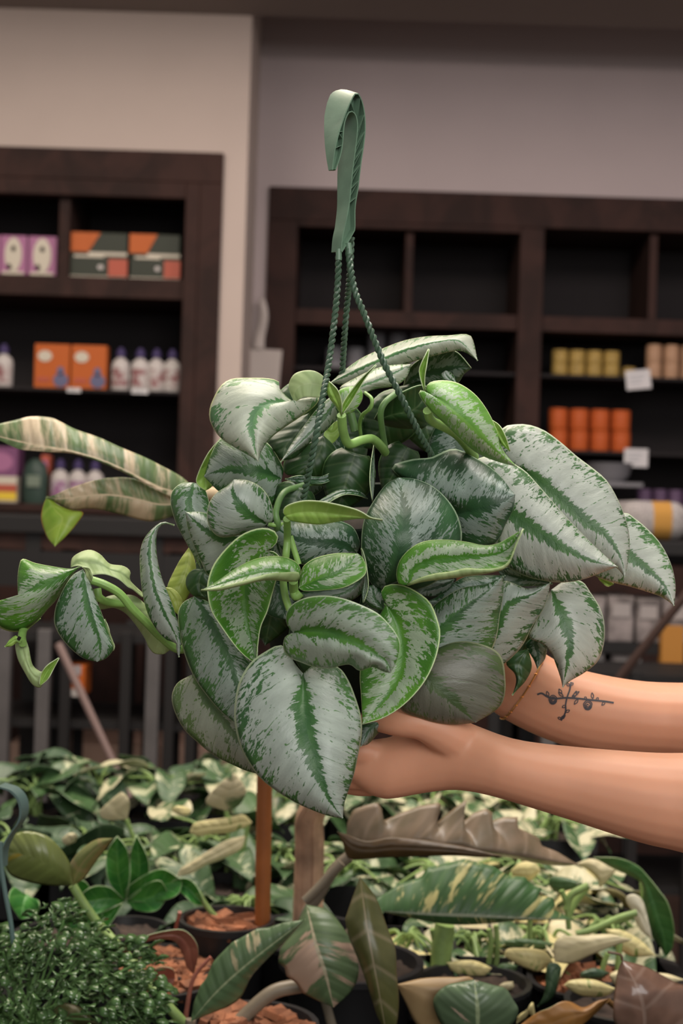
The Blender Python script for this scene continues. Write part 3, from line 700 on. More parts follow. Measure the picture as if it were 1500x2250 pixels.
# upper left group
LF([(740,460),(690,420),(655,375),(655,345),(600,328),(500,325),(400,330),(340,365),(300,430),(275,500),(280,570),(330,650),(400,700),(480,745),(543,785)],
   [(740,460),(790,437),(850,430),(878,432),(876,450),(850,485),(790,530),(700,590),(630,640),(590,680),(560,730),(543,785)],
   [(740,460),(650,462),(570,480),(520,540),(512,620),(525,710),(543,785)], n=(5,7.5,8), e=(-2.2,-2.4), fr=A, m='W', valley=.35)
LF([(920,400),(910,330),(860,290),(800,284),(740,305),(710,360),(718,410),(740,460)], [(920,400),(890,432),(800,430),(765,445),(740,460)], n=(6,6.5,6), e=(-.5,.2), fr=A, m='U', under='U', quilt=0, valley=0, wave=.05)
LF([(1000,535),(998,450),(975,390),(930,345)], [(1000,535),(965,480),(935,440),(918,400),(930,345)], n=(8,9,9), e=(.4,-.4), fr=A, m='L', NT_=18, quilt=0)
LF([(1005,528),(975,450),(985,395),(1045,372),(1095,375)], [(1005,528),(1060,515),(1105,465),(1118,415),(1095,375)], n=(7,7.5,7), e=(-.6,-.6), fr=A, m='Y2', NT_=20)
LF([(1003,525),(1008,470),(1060,390),(1120,320),(1190,255)], [(1003,525),(1044,470),(1086,400),(1135,320),(1190,255)], n=(8.5,8.5,9), e=(.5,.5), fr=A, m='L', NT_=20, quilt=0)
LF([(1000,395),(940,430),(870,490),(800,580),(730,680),(665,788)], [(1000,395),(990,520),(930,600),(850,665),(760,725),(665,788)],
   [(1000,395),(925,520),(825,630),(742,712),(665,788)], n=(5,6,7), e=(-.7,-1.2), fr=A, m='S')
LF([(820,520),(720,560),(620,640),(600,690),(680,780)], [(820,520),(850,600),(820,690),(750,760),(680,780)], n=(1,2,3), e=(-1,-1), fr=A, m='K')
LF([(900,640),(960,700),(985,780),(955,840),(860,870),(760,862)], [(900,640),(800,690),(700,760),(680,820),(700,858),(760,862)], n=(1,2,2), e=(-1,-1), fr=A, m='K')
LF([(690,880),(780,862),(880,868),(960,840)], [(690,880),(780,905),(900,905),(962,870),(960,840)], n=(2.5,2.5,2.5), e=(0,0), fr=A, m='D', NT_=20)
LF([(930,600),(900,640),(940,690),(990,640),(1000,560)], [(930,600),(960,570),(980,560),(1000,560)], n=(0,0,0), e=(0,0), fr=A, m='L', NT_=16)
LF([(672,880),(682,830),(650,760),(590,680),(480,630),(350,650),(290,730),(245,868)],
   [(672,880),(668,950),(625,1030),(540,1015),(440,960),(340,955),(290,915),(245,868)],
   [(672,880),(540,840),(400,830),(300,845),(245,868)], n=(2,4,2), e=(-2,-1.6), fr=A, m='M')
LF([(345,650),(270,740),(215,850),(206,905),(255,945)], [(345,650),(340,760),(310,850),(290,920),(255,945)], n=(1,1,1), e=(.5,-1), fr=A, m='L', under='L')
LF([(590,1130),(622,1112),(625,1060),(600,980),(550,920),(480,888),(410,882)],
   [(590,1130),(560,1155),(480,1180),(350,1203),(290,1170),(262,1100),(270,1020),(310,960),(370,920),(410,882)],
   [(590,1130),(500,1080),(430,1010),(402,940),(410,882)], n=(6,8,7), e=(-1.2,-1.4), fr=A, m='S')
LF([(190,900),(120,905),(70,950),(62,1020),(90,1120),(130,1200),(180,1290),(230,1380)],
   [(190,900),(245,930),(272,1000),(290,1100),(290,1200),(275,1300),(230,1380)],
   [(190,900),(160,1010),(190,1150),(215,1270),(230,1380)], n=(1,2,1), e=(-1.5,-1.5), fr=A, m='M')
LF([(480,1200),(440,1300),(370,1390),(275,1415),(230,1340),(190,1250),(155,1150),(143,1062)], [(480,1200),(400,1160),(330,1115),(270,1075),(220,1062),(143,1062)],
   [(480,1200),(350,1200),(240,1150),(143,1062)], n=(3,4.5,4), e=(-1.6,-1), fr=A, m='S')
LF([(590,1275),(640,1235),(648,1190),(610,1158),(540,1155),(450,1190),(370,1260),(300,1350),(268,1440),(265,1500),(285,1600),(340,1690),(420,1800),(480,1860),(530,1890)],
   [(590,1275),(640,1290),(670,1340),(640,1440),(617,1520),(590,1610),(555,1690),(540,1780),(530,1890)],
   [(590,1275),(520,1310),(478,1400),(470,1520),(480,1640),(505,1770),(530,1890)], n=(7,6,7), e=(1.6,1.0), fr=A, m='G', c=1.4)
LF([(640,1200),(680,1205),(690,1240),(680,1310)], [(640,1200),(610,1260),(640,1310),(680,1310)], n=(4,4,4), e=(-.3,-.3), fr=A, m='M', NT_=18)
LF([(755,1440),(775,1400),(770,1360),(740,1330),(680,1308),(600,1305),(500,1330),(400,1385),(320,1440),(232,1492)],
   [(755,1440),(700,1440),(620,1432),(540,1440),(440,1465),(330,1490),(232,1492)],
   [(755,1440),(690,1390),(560,1390),(400,1435),(232,1492)], n=(11,12,12), e=(-1.6,.8), fr=A, m='G', R=[(765,1425),(760,1392),(680,1395),(600,1405),(500,1435),(400,1462),(310,1484),(232,1492)], under='U')
LF([(765,1480),(775,1400),(800,1350),(870,1310),(980,1288),(1090,1290)], [(765,1480),(800,1495),(900,1492),(1000,1480),(1070,1450),(1125,1410),(1136,1370),(1120,1320),(1090,1290)],
   [(765,1480),(880,1430),(1000,1385),(1090,1290)], n=(9,9.5,9), e=(-1.2,.3), fr=A, m='G')
LF([(690,1085),(680,1060),(700,1030),(780,1005),(870,1005),(960,1020),(1060,1045),(1110,1065),(1160,1095),(1225,1107)],
   [(690,1085),(720,1110),(800,1125),(880,1132),(960,1120),(1050,1105),(1120,1100),(1225,1107)],
   [(690,1085),(780,1066),(880,1066),(1000,1080),(1100,1092),(1225,1107)], n=(12,13,14), e=(.8,-.8), fr=A, m='L', quilt=.01)
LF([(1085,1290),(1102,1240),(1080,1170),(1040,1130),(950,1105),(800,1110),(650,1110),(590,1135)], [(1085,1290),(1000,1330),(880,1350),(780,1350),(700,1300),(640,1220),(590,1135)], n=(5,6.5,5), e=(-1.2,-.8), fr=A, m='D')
LF([(1145,990),(1110,950),(1040,935),(970,945),(900,985),(865,1008)], [(1145,990),(1090,970),(1020,965),(960,990),(920,1012),(865,1008)], n=(2,4,4), e=(-.5,.4), fr=A, m='M', NT_=22)
LF([(1180,690),(1163,800),(1158,900),(1172,1005)], [(1180,690),(1184,800),(1184,900),(1172,1005)], n=(2,3,4), e=(1,-1), fr=A, m='M', NT_=20)
LF([(846,1300),(815,1282),(797,1240),(793,1190),(800,1140),(822,1098),(848,1064),(874,1049)],
   [(846,1300),(930,1292),(990,1250),(1014,1190),(1008,1140),(985,1100),(950,1068),(910,1052),(874,1049)],
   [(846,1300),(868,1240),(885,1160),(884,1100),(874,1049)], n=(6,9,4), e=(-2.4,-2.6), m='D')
# right group
LF([(330,650),(200,560),(80,470),(22,405),(120,368),(220,358),(280,330),(345,313),(430,350),(520,405),(590,470),(625,520),(650,545)],
   [(330,650),(350,760),(420,815),(520,812),(570,770),(600,700),(640,620),(650,545)],
   [(330,650),(380,637),(450,618),(560,590),(650,545)], n=(3,5,5), e=(-3,-1.6), fr=B_, m='D')
LF([(480,560),(420,470),(440,385),(500,352),(600,372),(690,418),(760,490),(830,570),(900,650),(980,735),(1060,815),(1168,912)],
   [(480,560),(470,680),(530,840),(610,915),(700,960),(800,985),(900,992),(1000,975),(1080,945),(1168,912)],
   [(480,560),(630,645),(730,708),(850,788),(960,848),(1060,888),(1168,912)], n=(2,4,4.5), e=(-2.2,-1.8), fr=B_, m='SR')
LF([(640,430),(570,330),(562,250),(590,203),(650,190),(720,192),(800,222),(880,280),(960,350),(1040,410),(1110,470),(1160,550),(1200,640),(1225,730),(1230,810),(1222,890),(1205,965)],
   [(640,430),(640,560),(760,700),(900,830),(1050,900),(1150,910),(1205,965)],
   [(640,380),(740,455),(830,530),(900,590),(1000,680),(1090,730),(1150,800),(1190,880),(1205,965)], n=(0,1.5,2), e=(-2.4,-1.2), fr=B_, m='SR')
LF([(1100,700),(1200,640),(1260,670),(1330,730),(1390,800),(1440,900),(1463,1010),(1455,1110)],
   [(1100,700),(1060,820),(1040,940),(1120,985),(1220,1010),(1320,1040),(1390,1065),(1455,1110)],
   [(1100,740),(1180,815),(1260,882),(1340,940),(1410,1010),(1455,1110)], n=(-3,-2,-1), e=(-1.5,-1.2), fr=B_, m='SR')
LF([(1060,950),(1090,960),(1130,985),(1150,1000)], [(1060,950),(1080,985),(1120,1012),(1150,1000)], n=(-4,-4,-4), e=(0,0), fr=B_, m='L', NT_=14)
LF([(105,1005),(60,1000),(47,940),(70,870),(130,810),(200,780),(300,775),(400,785),(490,803),(560,795),(620,762),(692,720)],
   [(105,1005),(180,985),(300,970),(420,955),(520,940),(590,920),(620,890),(640,840),(660,780),(692,720)],
   [(105,1005),(150,910),(260,875),(400,862),(530,850),(620,815),(692,720)], n=(9.5,10.5,12), e=(-1.0,1.0), fr=B_, m='G',
   R=[(105,1000),(160,975),(240,950),(330,938),(400,922),(460,926),(540,925),(600,905),(630,865),(648,815),(668,768),(692,720)], under='U')
LF([(340,975),(220,985),(150,1010),(145,1040),(170,1058)], [(340,975),(330,1010),(290,1045),(230,1062),(170,1058)], n=(6,6,6), e=(-.5,-.5), fr=B_, m='D', NT_=20)
LF([(600,955),(500,955),(400,962),(330,1000),(260,1060),(200,1090)], [(600,955),(560,1040),(450,1090),(330,1120),(240,1125),(200,1090)], n=(3,4,4), e=(-1,-1), fr=B_, m='D')
LF([(840,1000),(760,1010),(680,1010),(600,990),(560,930)], [(840,1000),(800,960),(700,930),(620,915),(560,930)], n=(0,0,0), e=(0,0), fr=B_, m='D')
LF([(880,1560),(880,1480),(920,1400),(945,1340),(980,1310),(1020,1290),(1065,1285),(1105,1266)],
   [(880,1560),(950,1546),(1010,1520),(1055,1475),(1088,1410),(1098,1350),(1106,1300),(1105,1266)],
   [(880,1555),(905,1480),(955,1395),(1015,1340),(1070,1298),(1105,1266)], n=(3,6,6), e=(-1.8,-2), m='M')
LF([(470,1440),(480,1250),(540,1050),(590,985),(650,1000),(710,1022),(770,1012),(828,992)],
   [(470,1440),(540,1430),(600,1400),(660,1345),(700,1290),(740,1210),(790,1130),(815,1060),(828,992)],
   [(470,1440),(560,1210),(610,1110),(670,1075),(740,1050),(828,992)], n=(1,3,3.5), e=(-1.4,-1.8), fr=B_, m='S')
LF([(830,1030),(900,985),(985,985),(1030,1040),(1080,1120),(1102,1200),(1100,1300),(1070,1390),(1000,1450),(930,1490),(890,1525)],
   [(830,1030),(790,1110),(750,1200),(720,1270),(780,1300),(830,1350),(860,1420),(880,1480),(890,1525)],
   [(830,1030),(870,1130),(910,1210),(925,1290),(912,1390),(890,1525)], n=(0,1.5,1), e=(-1.8,-1.2), fr=B_, m='SR')
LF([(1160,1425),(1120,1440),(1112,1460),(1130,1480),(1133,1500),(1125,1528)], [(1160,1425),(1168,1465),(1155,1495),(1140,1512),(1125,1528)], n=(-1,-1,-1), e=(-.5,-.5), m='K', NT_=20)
LF([(1175,1395),(1155,1415),(1160,1430),(1172,1450),(1180,1470)], [(1175,1395),(1200,1415),(1198,1445),(1188,1460),(1180,1470)], n=(-1.5,-1.5,-1.5), e=(-.5,-.5), m='D', NT_=20)
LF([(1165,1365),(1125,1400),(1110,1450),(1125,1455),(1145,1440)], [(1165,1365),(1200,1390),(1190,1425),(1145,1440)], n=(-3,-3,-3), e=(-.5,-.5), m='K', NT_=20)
LF([(900,1460),(875,1550),(930,1580),(990,1592),(1045,1588)], [(900,1460),(1000,1410),(1090,1430),(1110,1490),(1100,1550),(1045,1588)],
   [(900,1460),(980,1528),(1045,1588)], n=(6,7,6), e=(-1.6,-1.2), m='O2')
# front group
LF([(790,1950),(740,1890),(700,1810),(650,1795),(580,1830),(500,1890),(440,1990),(415,2100),(412,2210),(440,2340),(490,2440),(560,2530),(650,2600),(750,2660),(850,2705),(940,2735),(1008,2745)],
   [(790,1950),(840,1910),(920,1900),(990,1920),(1040,1990),(1080,2090),(1108,2190),(1112,2280),(1095,2380),(1070,2500),(1040,2590),(1015,2670),(1008,2745)],
   [(790,1950),(790,2050),(800,2200),(830,2350),(880,2510),(940,2650),(1008,2745)], n=(9,13,13), e=(-2.2,-2.4), fr=A, m='S', valley=.3, NT_=48, K=10)
LF([(735,1725),(700,1680),(697,1620),(730,1570),(800,1535),(900,1522),(1000,1535),(1100,1570),(1200,1620),(1270,1690),(1315,1760),(1320,1820),(1300,1890),(1270,1947)],
   [(735,1725),(690,1750),(680,1810),(710,1860),(780,1890),(850,1915),(940,1922),(1000,1905),(1050,1902),(1100,1935),(1170,1915),(1230,1940),(1270,1947)],
   [(735,1725),(850,1718),(960,1730),(1080,1780),(1180,1840),(1250,1890),(1270,1947)], n=(12,14.5,15), e=(-.2,-2.4), fr=A, m='MG', valley=.6, NT_=44)
LF([(848,1326),(830,1360),(800,1420),(790,1480),(793,1530),(796,1591)],
   [(848,1326),(838,1310),(840,1292),(858,1284),(885,1286),(915,1300),(945,1325),(963,1370),(966,1400),(955,1450),(930,1500),(890,1545),(845,1575),(796,1591)],
   [(848,1326),(880,1390),(880,1470),(850,1530),(796,1591)], n=(7,8,10), e=(-.8,.6), m='G', valley=.3)
LF([(850,1345),(815,1335),(798,1312),(806,1290),(822,1284)], [(850,1345),(848,1315),(836,1293),(822,1284)], n=(6,6,6), e=(-.4,-.4), m='M', NT_=20)
LF([(190,1525),(130,1560),(102,1620),(110,1730),(140,1850),(190,1970),(260,2070),(340,2160),(430,2230)],
   [(190,1525),(290,1570),(380,1680),(460,1790),(510,1900),(520,2020),(490,2130),(430,2230)],
   [(190,1525),(280,1650),(350,1790),(410,1930),(440,2080),(430,2230)], n=(3,5,6), e=(-2,-1.6), fr=A, m='M', NT_=42)
LF([(180,1955),(100,2000),(68,2070),(80,2150),(130,2250),(200,2320),(300,2400),(400,2450),(480,2485),(560,2505)],
   [(180,1955),(260,1990),(370,2080),(450,2180),(510,2300),(540,2420),(560,2505)],
   [(180,1955),(260,2080),(350,2200),(440,2320),(560,2505)], n=(1,3,4), e=(-1.6,-1), fr=A, m='O')
LF([(1300,2155),(1200,2190),(1115,2230),(1100,2290),(1105,2350)], [(1300,2155),(1260,2220),(1200,2280),(1150,2335),(1105,2350)], n=(4,5,6), e=(-.8,-1.4), fr=A, m='D')
LF([(620,1440),(600,1530),(583,1610),(640,1645),(700,1655)], [(620,1440),(700,1450),(770,1510),(750,1590),(700,1655)], n=(3,3,4), e=(-.8,-.8), fr=A, m='D')
LF([(1130,1290),(1155,1390),(1130,1480),(1060,1545),(940,1560),(820,1560)], [(1130,1290),(1060,1430),(950,1480),(850,1495),(760,1510),(820,1560)], n=(3,4,4), e=(-.8,-.8), fr=A, m='M')
LF([(1110,1260),(1130,1330),(1140,1400),(1145,1480),(1120,1560)], [(1110,1260),(1122,1340),(1125,1420),(1110,1500),(1120,1560)], n=(7,7,7), e=(.3,-.3), fr=A, m='M', NT_=18)
LF([(1240,1470),(1150,1440),(1100,1560),(1120,1640),(1200,1700)], [(1240,1470),(1330,1460),(1370,1560),(1300,1650),(1200,1700)], n=(3,3,3), e=(-1,-1), fr=A, m='D')
LF([(390,1760),(440,1830),(500,1890),(540,1880)], [(390,1760),(430,1790),(500,1830),(540,1800),(540,1880)], n=(5.5,5.5,5.5), e=(0,0), fr=A, m='S', NT_=16)
# trailing vine on the left
LF([(530,1092),(460,1108),(330,1090),(230,1070),(150,1043),(125,1090),(115,1180),(118,1290)],
   [(530,1092),(470,1160),(430,1220),(375,1310),(320,1370),(250,1450),(180,1505),(90,1527),(-10,1490),(-40,1400),(0,1318),(60,1310),(118,1290)],
   [(530,1092),(400,1165),(250,1228),(118,1290)], n=(5,6,6), e=(-1.5,-2.2), fr=Dd, m='G', valley=.3)
LF([(545,1112),(480,1150),(430,1220),(380,1320),(358,1400),(360,1480),(400,1560),(470,1640),(550,1700),(640,1723)],
   [(545,1112),(590,1190),(630,1300),(670,1400),(705,1500),(735,1590),(748,1640),(700,1700),(640,1723)],
   [(545,1112),(565,1250),(600,1400),(650,1550),(665,1640),(640,1723)], n=(6.5,7.5,7), e=(-1.5,-1), fr=Dd, m='M')
LF([(690,1440),(725,1530),(752,1610),(745,1650)], [(690,1440),(700,1520),(730,1600),(745,1650)], n=(5.5,5.5,5.5), e=(0,0), fr=Dd, m='U', NT_=16)
LF([(470,1100),(480,1040),(540,1000),(600,990),(660,1020),(720,1080),(810,1095),(855,1130),(850,1185),(940,1275)],
   [(470,1100),(530,1095),(600,1150),(640,1148),(700,1150),(780,1180),(840,1230),(875,1248),(940,1300),(940,1275)], n=(3,3,1), e=(-1.5,.6), fr=Dd, m='M', under='U', back=True)
LF([(548,1100),(590,1108),(608,1160),(603,1195)], [(548,1100),(565,1140),(585,1185),(603,1195)], n=(7.5,7,6.5), e=(0,0), fr=Dd, m='U', NT_=14)
LF([(660,1325),(720,1292),(820,1285),(900,1300),(1000,1400),(1100,1540),(1150,1605),(1080,1668)],
   [(660,1325),(660,1372),(750,1362),(830,1400),(900,1480),(960,1570),(980,1620),(1020,1665),(1080,1668)], n=(3,2,1), e=(-1,-1), fr=Dd, m='M', under='U', back=True)
LF([(1150,822),(1080,798),(1020,830),(950,910),(922,1010),(925,1150),(940,1280),(970,1400),(1030,1510),(1100,1580),(1160,1600),(1160,1650),(1180,1693)],
   [(1150,822),(1080,815),(1040,860),(1030,950),(1040,1060),(1070,1180),(1120,1300),(1160,1420),(1185,1520),(1193,1620),(1180,1693)],
   [(1150,822),(1070,808),(1000,880),(985,1000),(1000,1150),(1040,1300),(1110,1450),(1165,1570),(1180,1693)], n=(4,6,5), e=(-1.2,-.8), fr=Dd, m='S')
LF([(1250,960),(1180,1060),(1110,1200),(1100,1260),(1120,1300)], [(1250,960),(1290,1080),(1280,1200),(1210,1330),(1120,1300)], n=(-1,0,0), e=(-.6,-.6), fr=Dd, m='UL', quilt=.02)
LF([(1085,1230),(1140,1240),(1190,1290),(1205,1350),(1170,1410)], [(1085,1230),(1100,1300),(1130,1370),(1170,1410)], n=(1,1,1), e=(-.3,-.3), fr=Dd, m='UL', NT_=18)
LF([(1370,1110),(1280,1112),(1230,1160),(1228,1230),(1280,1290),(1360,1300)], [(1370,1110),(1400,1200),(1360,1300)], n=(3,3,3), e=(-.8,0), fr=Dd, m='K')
LF([(135,1580),(100,1600),(115,1700),(160,1790),(210,1870),(260,1895),(285,1870),(300,1840)],
   [(135,1580),(165,1570),(190,1630),(215,1740),(265,1785),(290,1790),(300,1840)], n=(5,6,6), e=(-.5,-.5), fr=Dd, m='U', under='U', NT_=24)
LF([(262,1880),(270,1810),(310,1750),(387,1698)], [(262,1880),(310,1840),(345,1780),(387,1698)], n=(6.5,6.5,7), e=(.3,.3), fr=Dd, m='L', NT_=16, quilt=0)
LF([(130,1590),(105,1548),(60,1580),(30,1625)], [(130,1590),(105,1602),(70,1622),(30,1625)], n=(6,6,6), e=(-.2,-.2), fr=Dd, m='L', NT_=14, quilt=0)
# filler leaves in shade-toned dark greens inside the crown, round the pot rim
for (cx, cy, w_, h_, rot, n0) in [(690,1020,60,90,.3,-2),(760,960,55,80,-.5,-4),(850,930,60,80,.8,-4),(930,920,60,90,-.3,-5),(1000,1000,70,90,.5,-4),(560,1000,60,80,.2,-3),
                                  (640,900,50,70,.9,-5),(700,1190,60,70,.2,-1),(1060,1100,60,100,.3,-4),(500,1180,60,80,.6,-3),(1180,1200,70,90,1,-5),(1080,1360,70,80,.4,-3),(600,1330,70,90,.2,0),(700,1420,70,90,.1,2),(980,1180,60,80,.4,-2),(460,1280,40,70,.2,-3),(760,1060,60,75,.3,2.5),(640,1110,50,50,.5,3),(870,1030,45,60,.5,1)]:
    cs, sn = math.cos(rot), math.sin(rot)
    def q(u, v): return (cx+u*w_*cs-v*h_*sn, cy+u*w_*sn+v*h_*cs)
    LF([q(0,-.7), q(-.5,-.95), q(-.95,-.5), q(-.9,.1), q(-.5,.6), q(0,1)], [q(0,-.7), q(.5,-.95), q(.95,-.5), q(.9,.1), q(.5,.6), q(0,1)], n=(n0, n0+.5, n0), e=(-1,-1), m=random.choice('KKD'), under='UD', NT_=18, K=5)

# stems
S = lambda *a, **k: stem_part(HP, *a, **k)
S([(700,1100),(703,1200),(695,1300),(680,1420),(690,1520),(715,1600)], [11,9,9,8,8,8], .0024, A)
S([(718,1195),(740,1270),(765,1350)], 7, .0020, A)
S([(735,1440),(738,1490),(750,1525),(775,1505)], [10,9,9,9], .0030, A)
S([(1000,530),(1010,620),(1040,688),(1110,668),(1170,662),(1215,700),(1240,735)], [8,7,6,5,4,3,2], .0031, A)
S([(1130,408),(1165,440),(1160,490),(1115,530),(1100,580),(1105,640)], [4,5,5,4,3,2], .0013, A)
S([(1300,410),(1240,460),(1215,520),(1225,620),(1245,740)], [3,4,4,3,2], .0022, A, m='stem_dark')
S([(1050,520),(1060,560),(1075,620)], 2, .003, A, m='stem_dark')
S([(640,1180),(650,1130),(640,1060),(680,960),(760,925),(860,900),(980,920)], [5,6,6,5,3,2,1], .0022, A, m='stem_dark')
S([(600,1130),(640,1135),(690,1130)], [6,6,5], .0015, A)
S([(205,120),(225,170),(310,215),(370,260),(445,358)], [8,7,5,4,2], .0031, B_)
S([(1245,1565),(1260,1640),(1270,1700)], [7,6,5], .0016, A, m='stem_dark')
S([(590,1180),(690,1215),(790,1275),(870,1370),(960,1460),(1060,1560),(1180,1640),(1350,1600)], [6,6,5.5,5,4,3,2,0], .0036, Dd, flat=.8)
S([(150,1600),(145,1550),(165,1495),(250,1420)], [6,5,4,4], .0028, Dd)
S([(640,1240),(655,1300),(720,1330),(850,1340)], [4,4,3,2], .0028, Dd)
S([(120,1590),(128,1575)], 6.5, .002, Dd)
b = MB()
for (x_, y_) in ((120,1578),):
    q3 = W3(*fp(Dd, (x_, y_)), .93); b.tube([q3, q3+Vector((.001, 0, .002))], .0012, 6)
b.build('node', cm('black_scar', (.01, .008, .006)), HP)

# hanger hook: two flanges joined by a ribbed web
G = 'G'
inner = [(515,1905),(528,1750),(560,1600),(600,1400),(622,1200),(642,1000),(675,750),(695,560),(697,460),(680,378),(652,335),(625,322),(590,338),(562,390),(540,460),(528,560),(520,680),(500,800),(470,900),(440,980)]
outer = [(518,1915),(590,1800),(652,1690),(668,1640),(668,1450),(680,1330),(705,1180),(735,920),(765,720),(783,540),(780,400),(768,300),(745,210),(712,140),(680,118),(645,150),(600,240),(555,345),(510,470),(475,580),(445,700),(420,840),(402,985)]
NN = 60
wv = Vector((-.0092, .0118, .0008))
def dep(gx): return .945 + (gx-600)/FR['G'][2]/3125*1.15*.93
inn = [W3(*fp(G, p), dep(p[0])) for p in resample(catmull(inner), NN)]
out = [W3(*fp(G, p), dep(p[0])) for p in resample(catmull(outer), NN)]
farp = [(-100,-5),(-130,-5),(-150,-5),(-150,-5),(-150,-5),(-150,-5),(-150,-5),(-150,-5),(-150,-5),(-150,-10),(-145,-40),(-140,-70),(-130,-62),(-128,-46),(-140,-33),(-180,-60),(-208,-112),(-206,-112),(-192,-88),(-159,-60),(-123,-20),(-80,10),(-37,10)]
cl_ = [0]
for a_, c_ in zip(outer, outer[1:]): cl_.append(cl_[-1]+math.dist(a_, c_))
assert len(farp) == len(outer)
offs = [(c_/cl_[-1], f_[0], f_[1]) for c_, f_ in zip(cl_, farp)]
def off_at(t):
    for a_, c_ in zip(offs, offs[1:]):
        if t <= c_[0]: u = (t-a_[0])/(c_[0]-a_[0]); return a_[1]+(c_[1]-a_[1])*u, a_[2]+(c_[2]-a_[2])*u
    return offs[-1][1:]
outf = []
for i, p in enumerate(resample(catmull(outer), NN)):
    dx, dy = off_at(i/(NN-1)); outf.append(W3(*fp(G, (p[0]+dx, p[1]+dy)), dep(p[0])+.0118*abs(dx)/160))
def wid(i, o=False):
    t = i/(NN-1); w_ = .62+.38*min(1, max(0, (t-.12)/.3))
    if o: w_ += .45*math.exp(-((t-.66)/.12)**2)
    return w_*min(1, .28+(1-t)*2.8)
b = MB()
def strip(pts, th, o=False):
    vs = []; fs = []
    n_ = len(pts)
    for i, p in enumerate(pts):
        tn = (pts[min(i+1, n_-1)]-pts[max(i-1, 0)]).normalized(); nn = tn.cross(wv).normalized()
        w_ = (outf[i]-out[i]) if o else wv*wid(i, o)*1.12
        for k, (f, h_) in enumerate(((0, 0), (.5, .0005), (1, 0))): vs.append(p+w_*f+nn*(th+h_)/1)
        for k, (f, h_) in enumerate(((0, 0), (.5, .0), (1, 0))): vs.append(p+w_*f)
    for i in range(n_-1):
        a, c_ = i*6, (i+1)*6
        fs += [(a, a+1, c_+1, c_), (a+1, a+2, c_+2, c_+1), (a+4, a+3, c_+3, c_+4), (a+5, a+4, c_+4, c_+5), (a+3, a, c_, c_+3), (a+2, a+5, c_+5, c_+2)]
    fs += [(0, 3, 4, 1), (1, 4, 5, 2)]; e_ = (n_-1)*6; fs += [(e_, e_+1, e_+4, e_+3), (e_+1, e_+2, e_+5, e_+4)]
    b.add(vs, fs)
strip(inn, .0008); strip(out, .0008, True)
vs = []
for i in range(NN):
    for p in (inn[i], out[i]):
        vs.append(p+wv*wid(i)*.45)
        vs.append(p+wv*wid(i)*.53)
b.add(vs, [(4*i, 4*i+2, 4*i+6, 4*i+4) for i in range(NN-1)] + [(4*i+1, 4*i+5, 4*i+7, 4*i+3) for i in range(NN-1)])
bb = b
HK = b.build('hook', MAT['hanger'], HP, sharp=30)
b = MB()
for i in range(14, 54, 2):
    j = min(NN-1, i+(1 if (i//2) % 2 else 3)-1)
    a_, c_ = inn[i], out[j]
    for w0 in (.0,):
        p0, p1 = a_+wv*wid(i)*.02, c_+wv*wid(j)*.02
        q0, q1 = a_+wv*wid(i)*.5, c_+wv*wid(j)*.5
        d_ = Vector((0, 0, .0004))
        b.add([p0, p1, q1, q0, p0+d_, p1+d_, q1+d_, q0+d_], [(0,1,2,3),(7,6,5,4),(0,4,5,1),(3,2,6,7)])
b.build('rib', MAT['hanger'], HK)
# raised line along the flange
b = MB(); b.tube([p+wv*wid(i)*.56*1.12+Vector((0,-.0004,0)) for i, p in enumerate(inn) if i < 32], .00025, 6); 
b.tube([out[i].lerp(outf[i], .5)+(out[min(i+1, NN-1)]-out[i-1]).normalized().cross(outf[i]-out[i]).normalized()*.0013 for i in range(38, 58)], .00025, 6)
b.build('moulding_line', cm('pale_green_line', (.25, .36, .25)), HK)

def rope(path, n_, D0=1.0):
    q3 = catmull([(a[0], a[1], d) for a, d in zip(path, n_)], 10)
    ps = resample([tuple(W3(a, b2, D0-d/100)) for a, b2, d in q3], 260)
    ps = [Vector(p) for p in ps]
    L_ = sum((ps[i+1]-ps[i]).length for i in range(len(ps)-1)); turns = L_/.0088
    b = MB()
    for k in range(2):
        pts = []; u = None
        for i, p in enumerate(ps):
            t_ = (ps[min(i+1, 259)]-ps[max(i-1, 0)]).normalized()
            u = t_.cross(Vector((0, 1, 0))).normalized() if u is None else (u-t_*u.dot(t_)).normalized()
            v = t_.cross(u); a_ = 2*PI*turns*i/259 + k*PI
            pts.append(p+(u*math.cos(a_)+v*math.sin(a_))*.0011)
        b.tube(pts, .0013, 7)
    b.build('cord', MAT['cord'], HP)
rope([(744,552),(742,620),(735,700),(722,800),(708,880),(690,980),(665,1102)], [5.8,6,6.5,7.5,9.4,10.6,8])
rope([(772,522),(768,600),(763,660),(757,730),(750,838)], [4,3,1,0,-3])
rope([(764,545),(770,590),(780,640),(800,690),(840,790),(880,870),(920,950),(948,1000)], [5.6,6,6.5,7,7.5,7.5,6.5,5])
b = MB(); b.tube([W3(744,548,.941), W3(744,572,.9405)], .0021, 10); b.tube([W3(765,535,.944), W3(768,560,.943)], .0021, 10); b.build('cord_socket', MAT['hanger'], HK)
# ------------------------------------------------------------------ the person: both forearms and hands, reaching in from the right
MAT['skin'] = mat('skin', (0.55, 0.27, 0.165), .5, spec=.35, var=.05, scale=25, sss=.35)
MAT['ink'] = mat('tattoo_ink', (0.03, 0.03, 0.038), .6)
MAT['gold'] = mat('gold_chain', (0.75, 0.40, 0.14), .3, metal=.9)
MAT['nail'] = mat('nail', (0.62, 0.38, 0.30), .3)

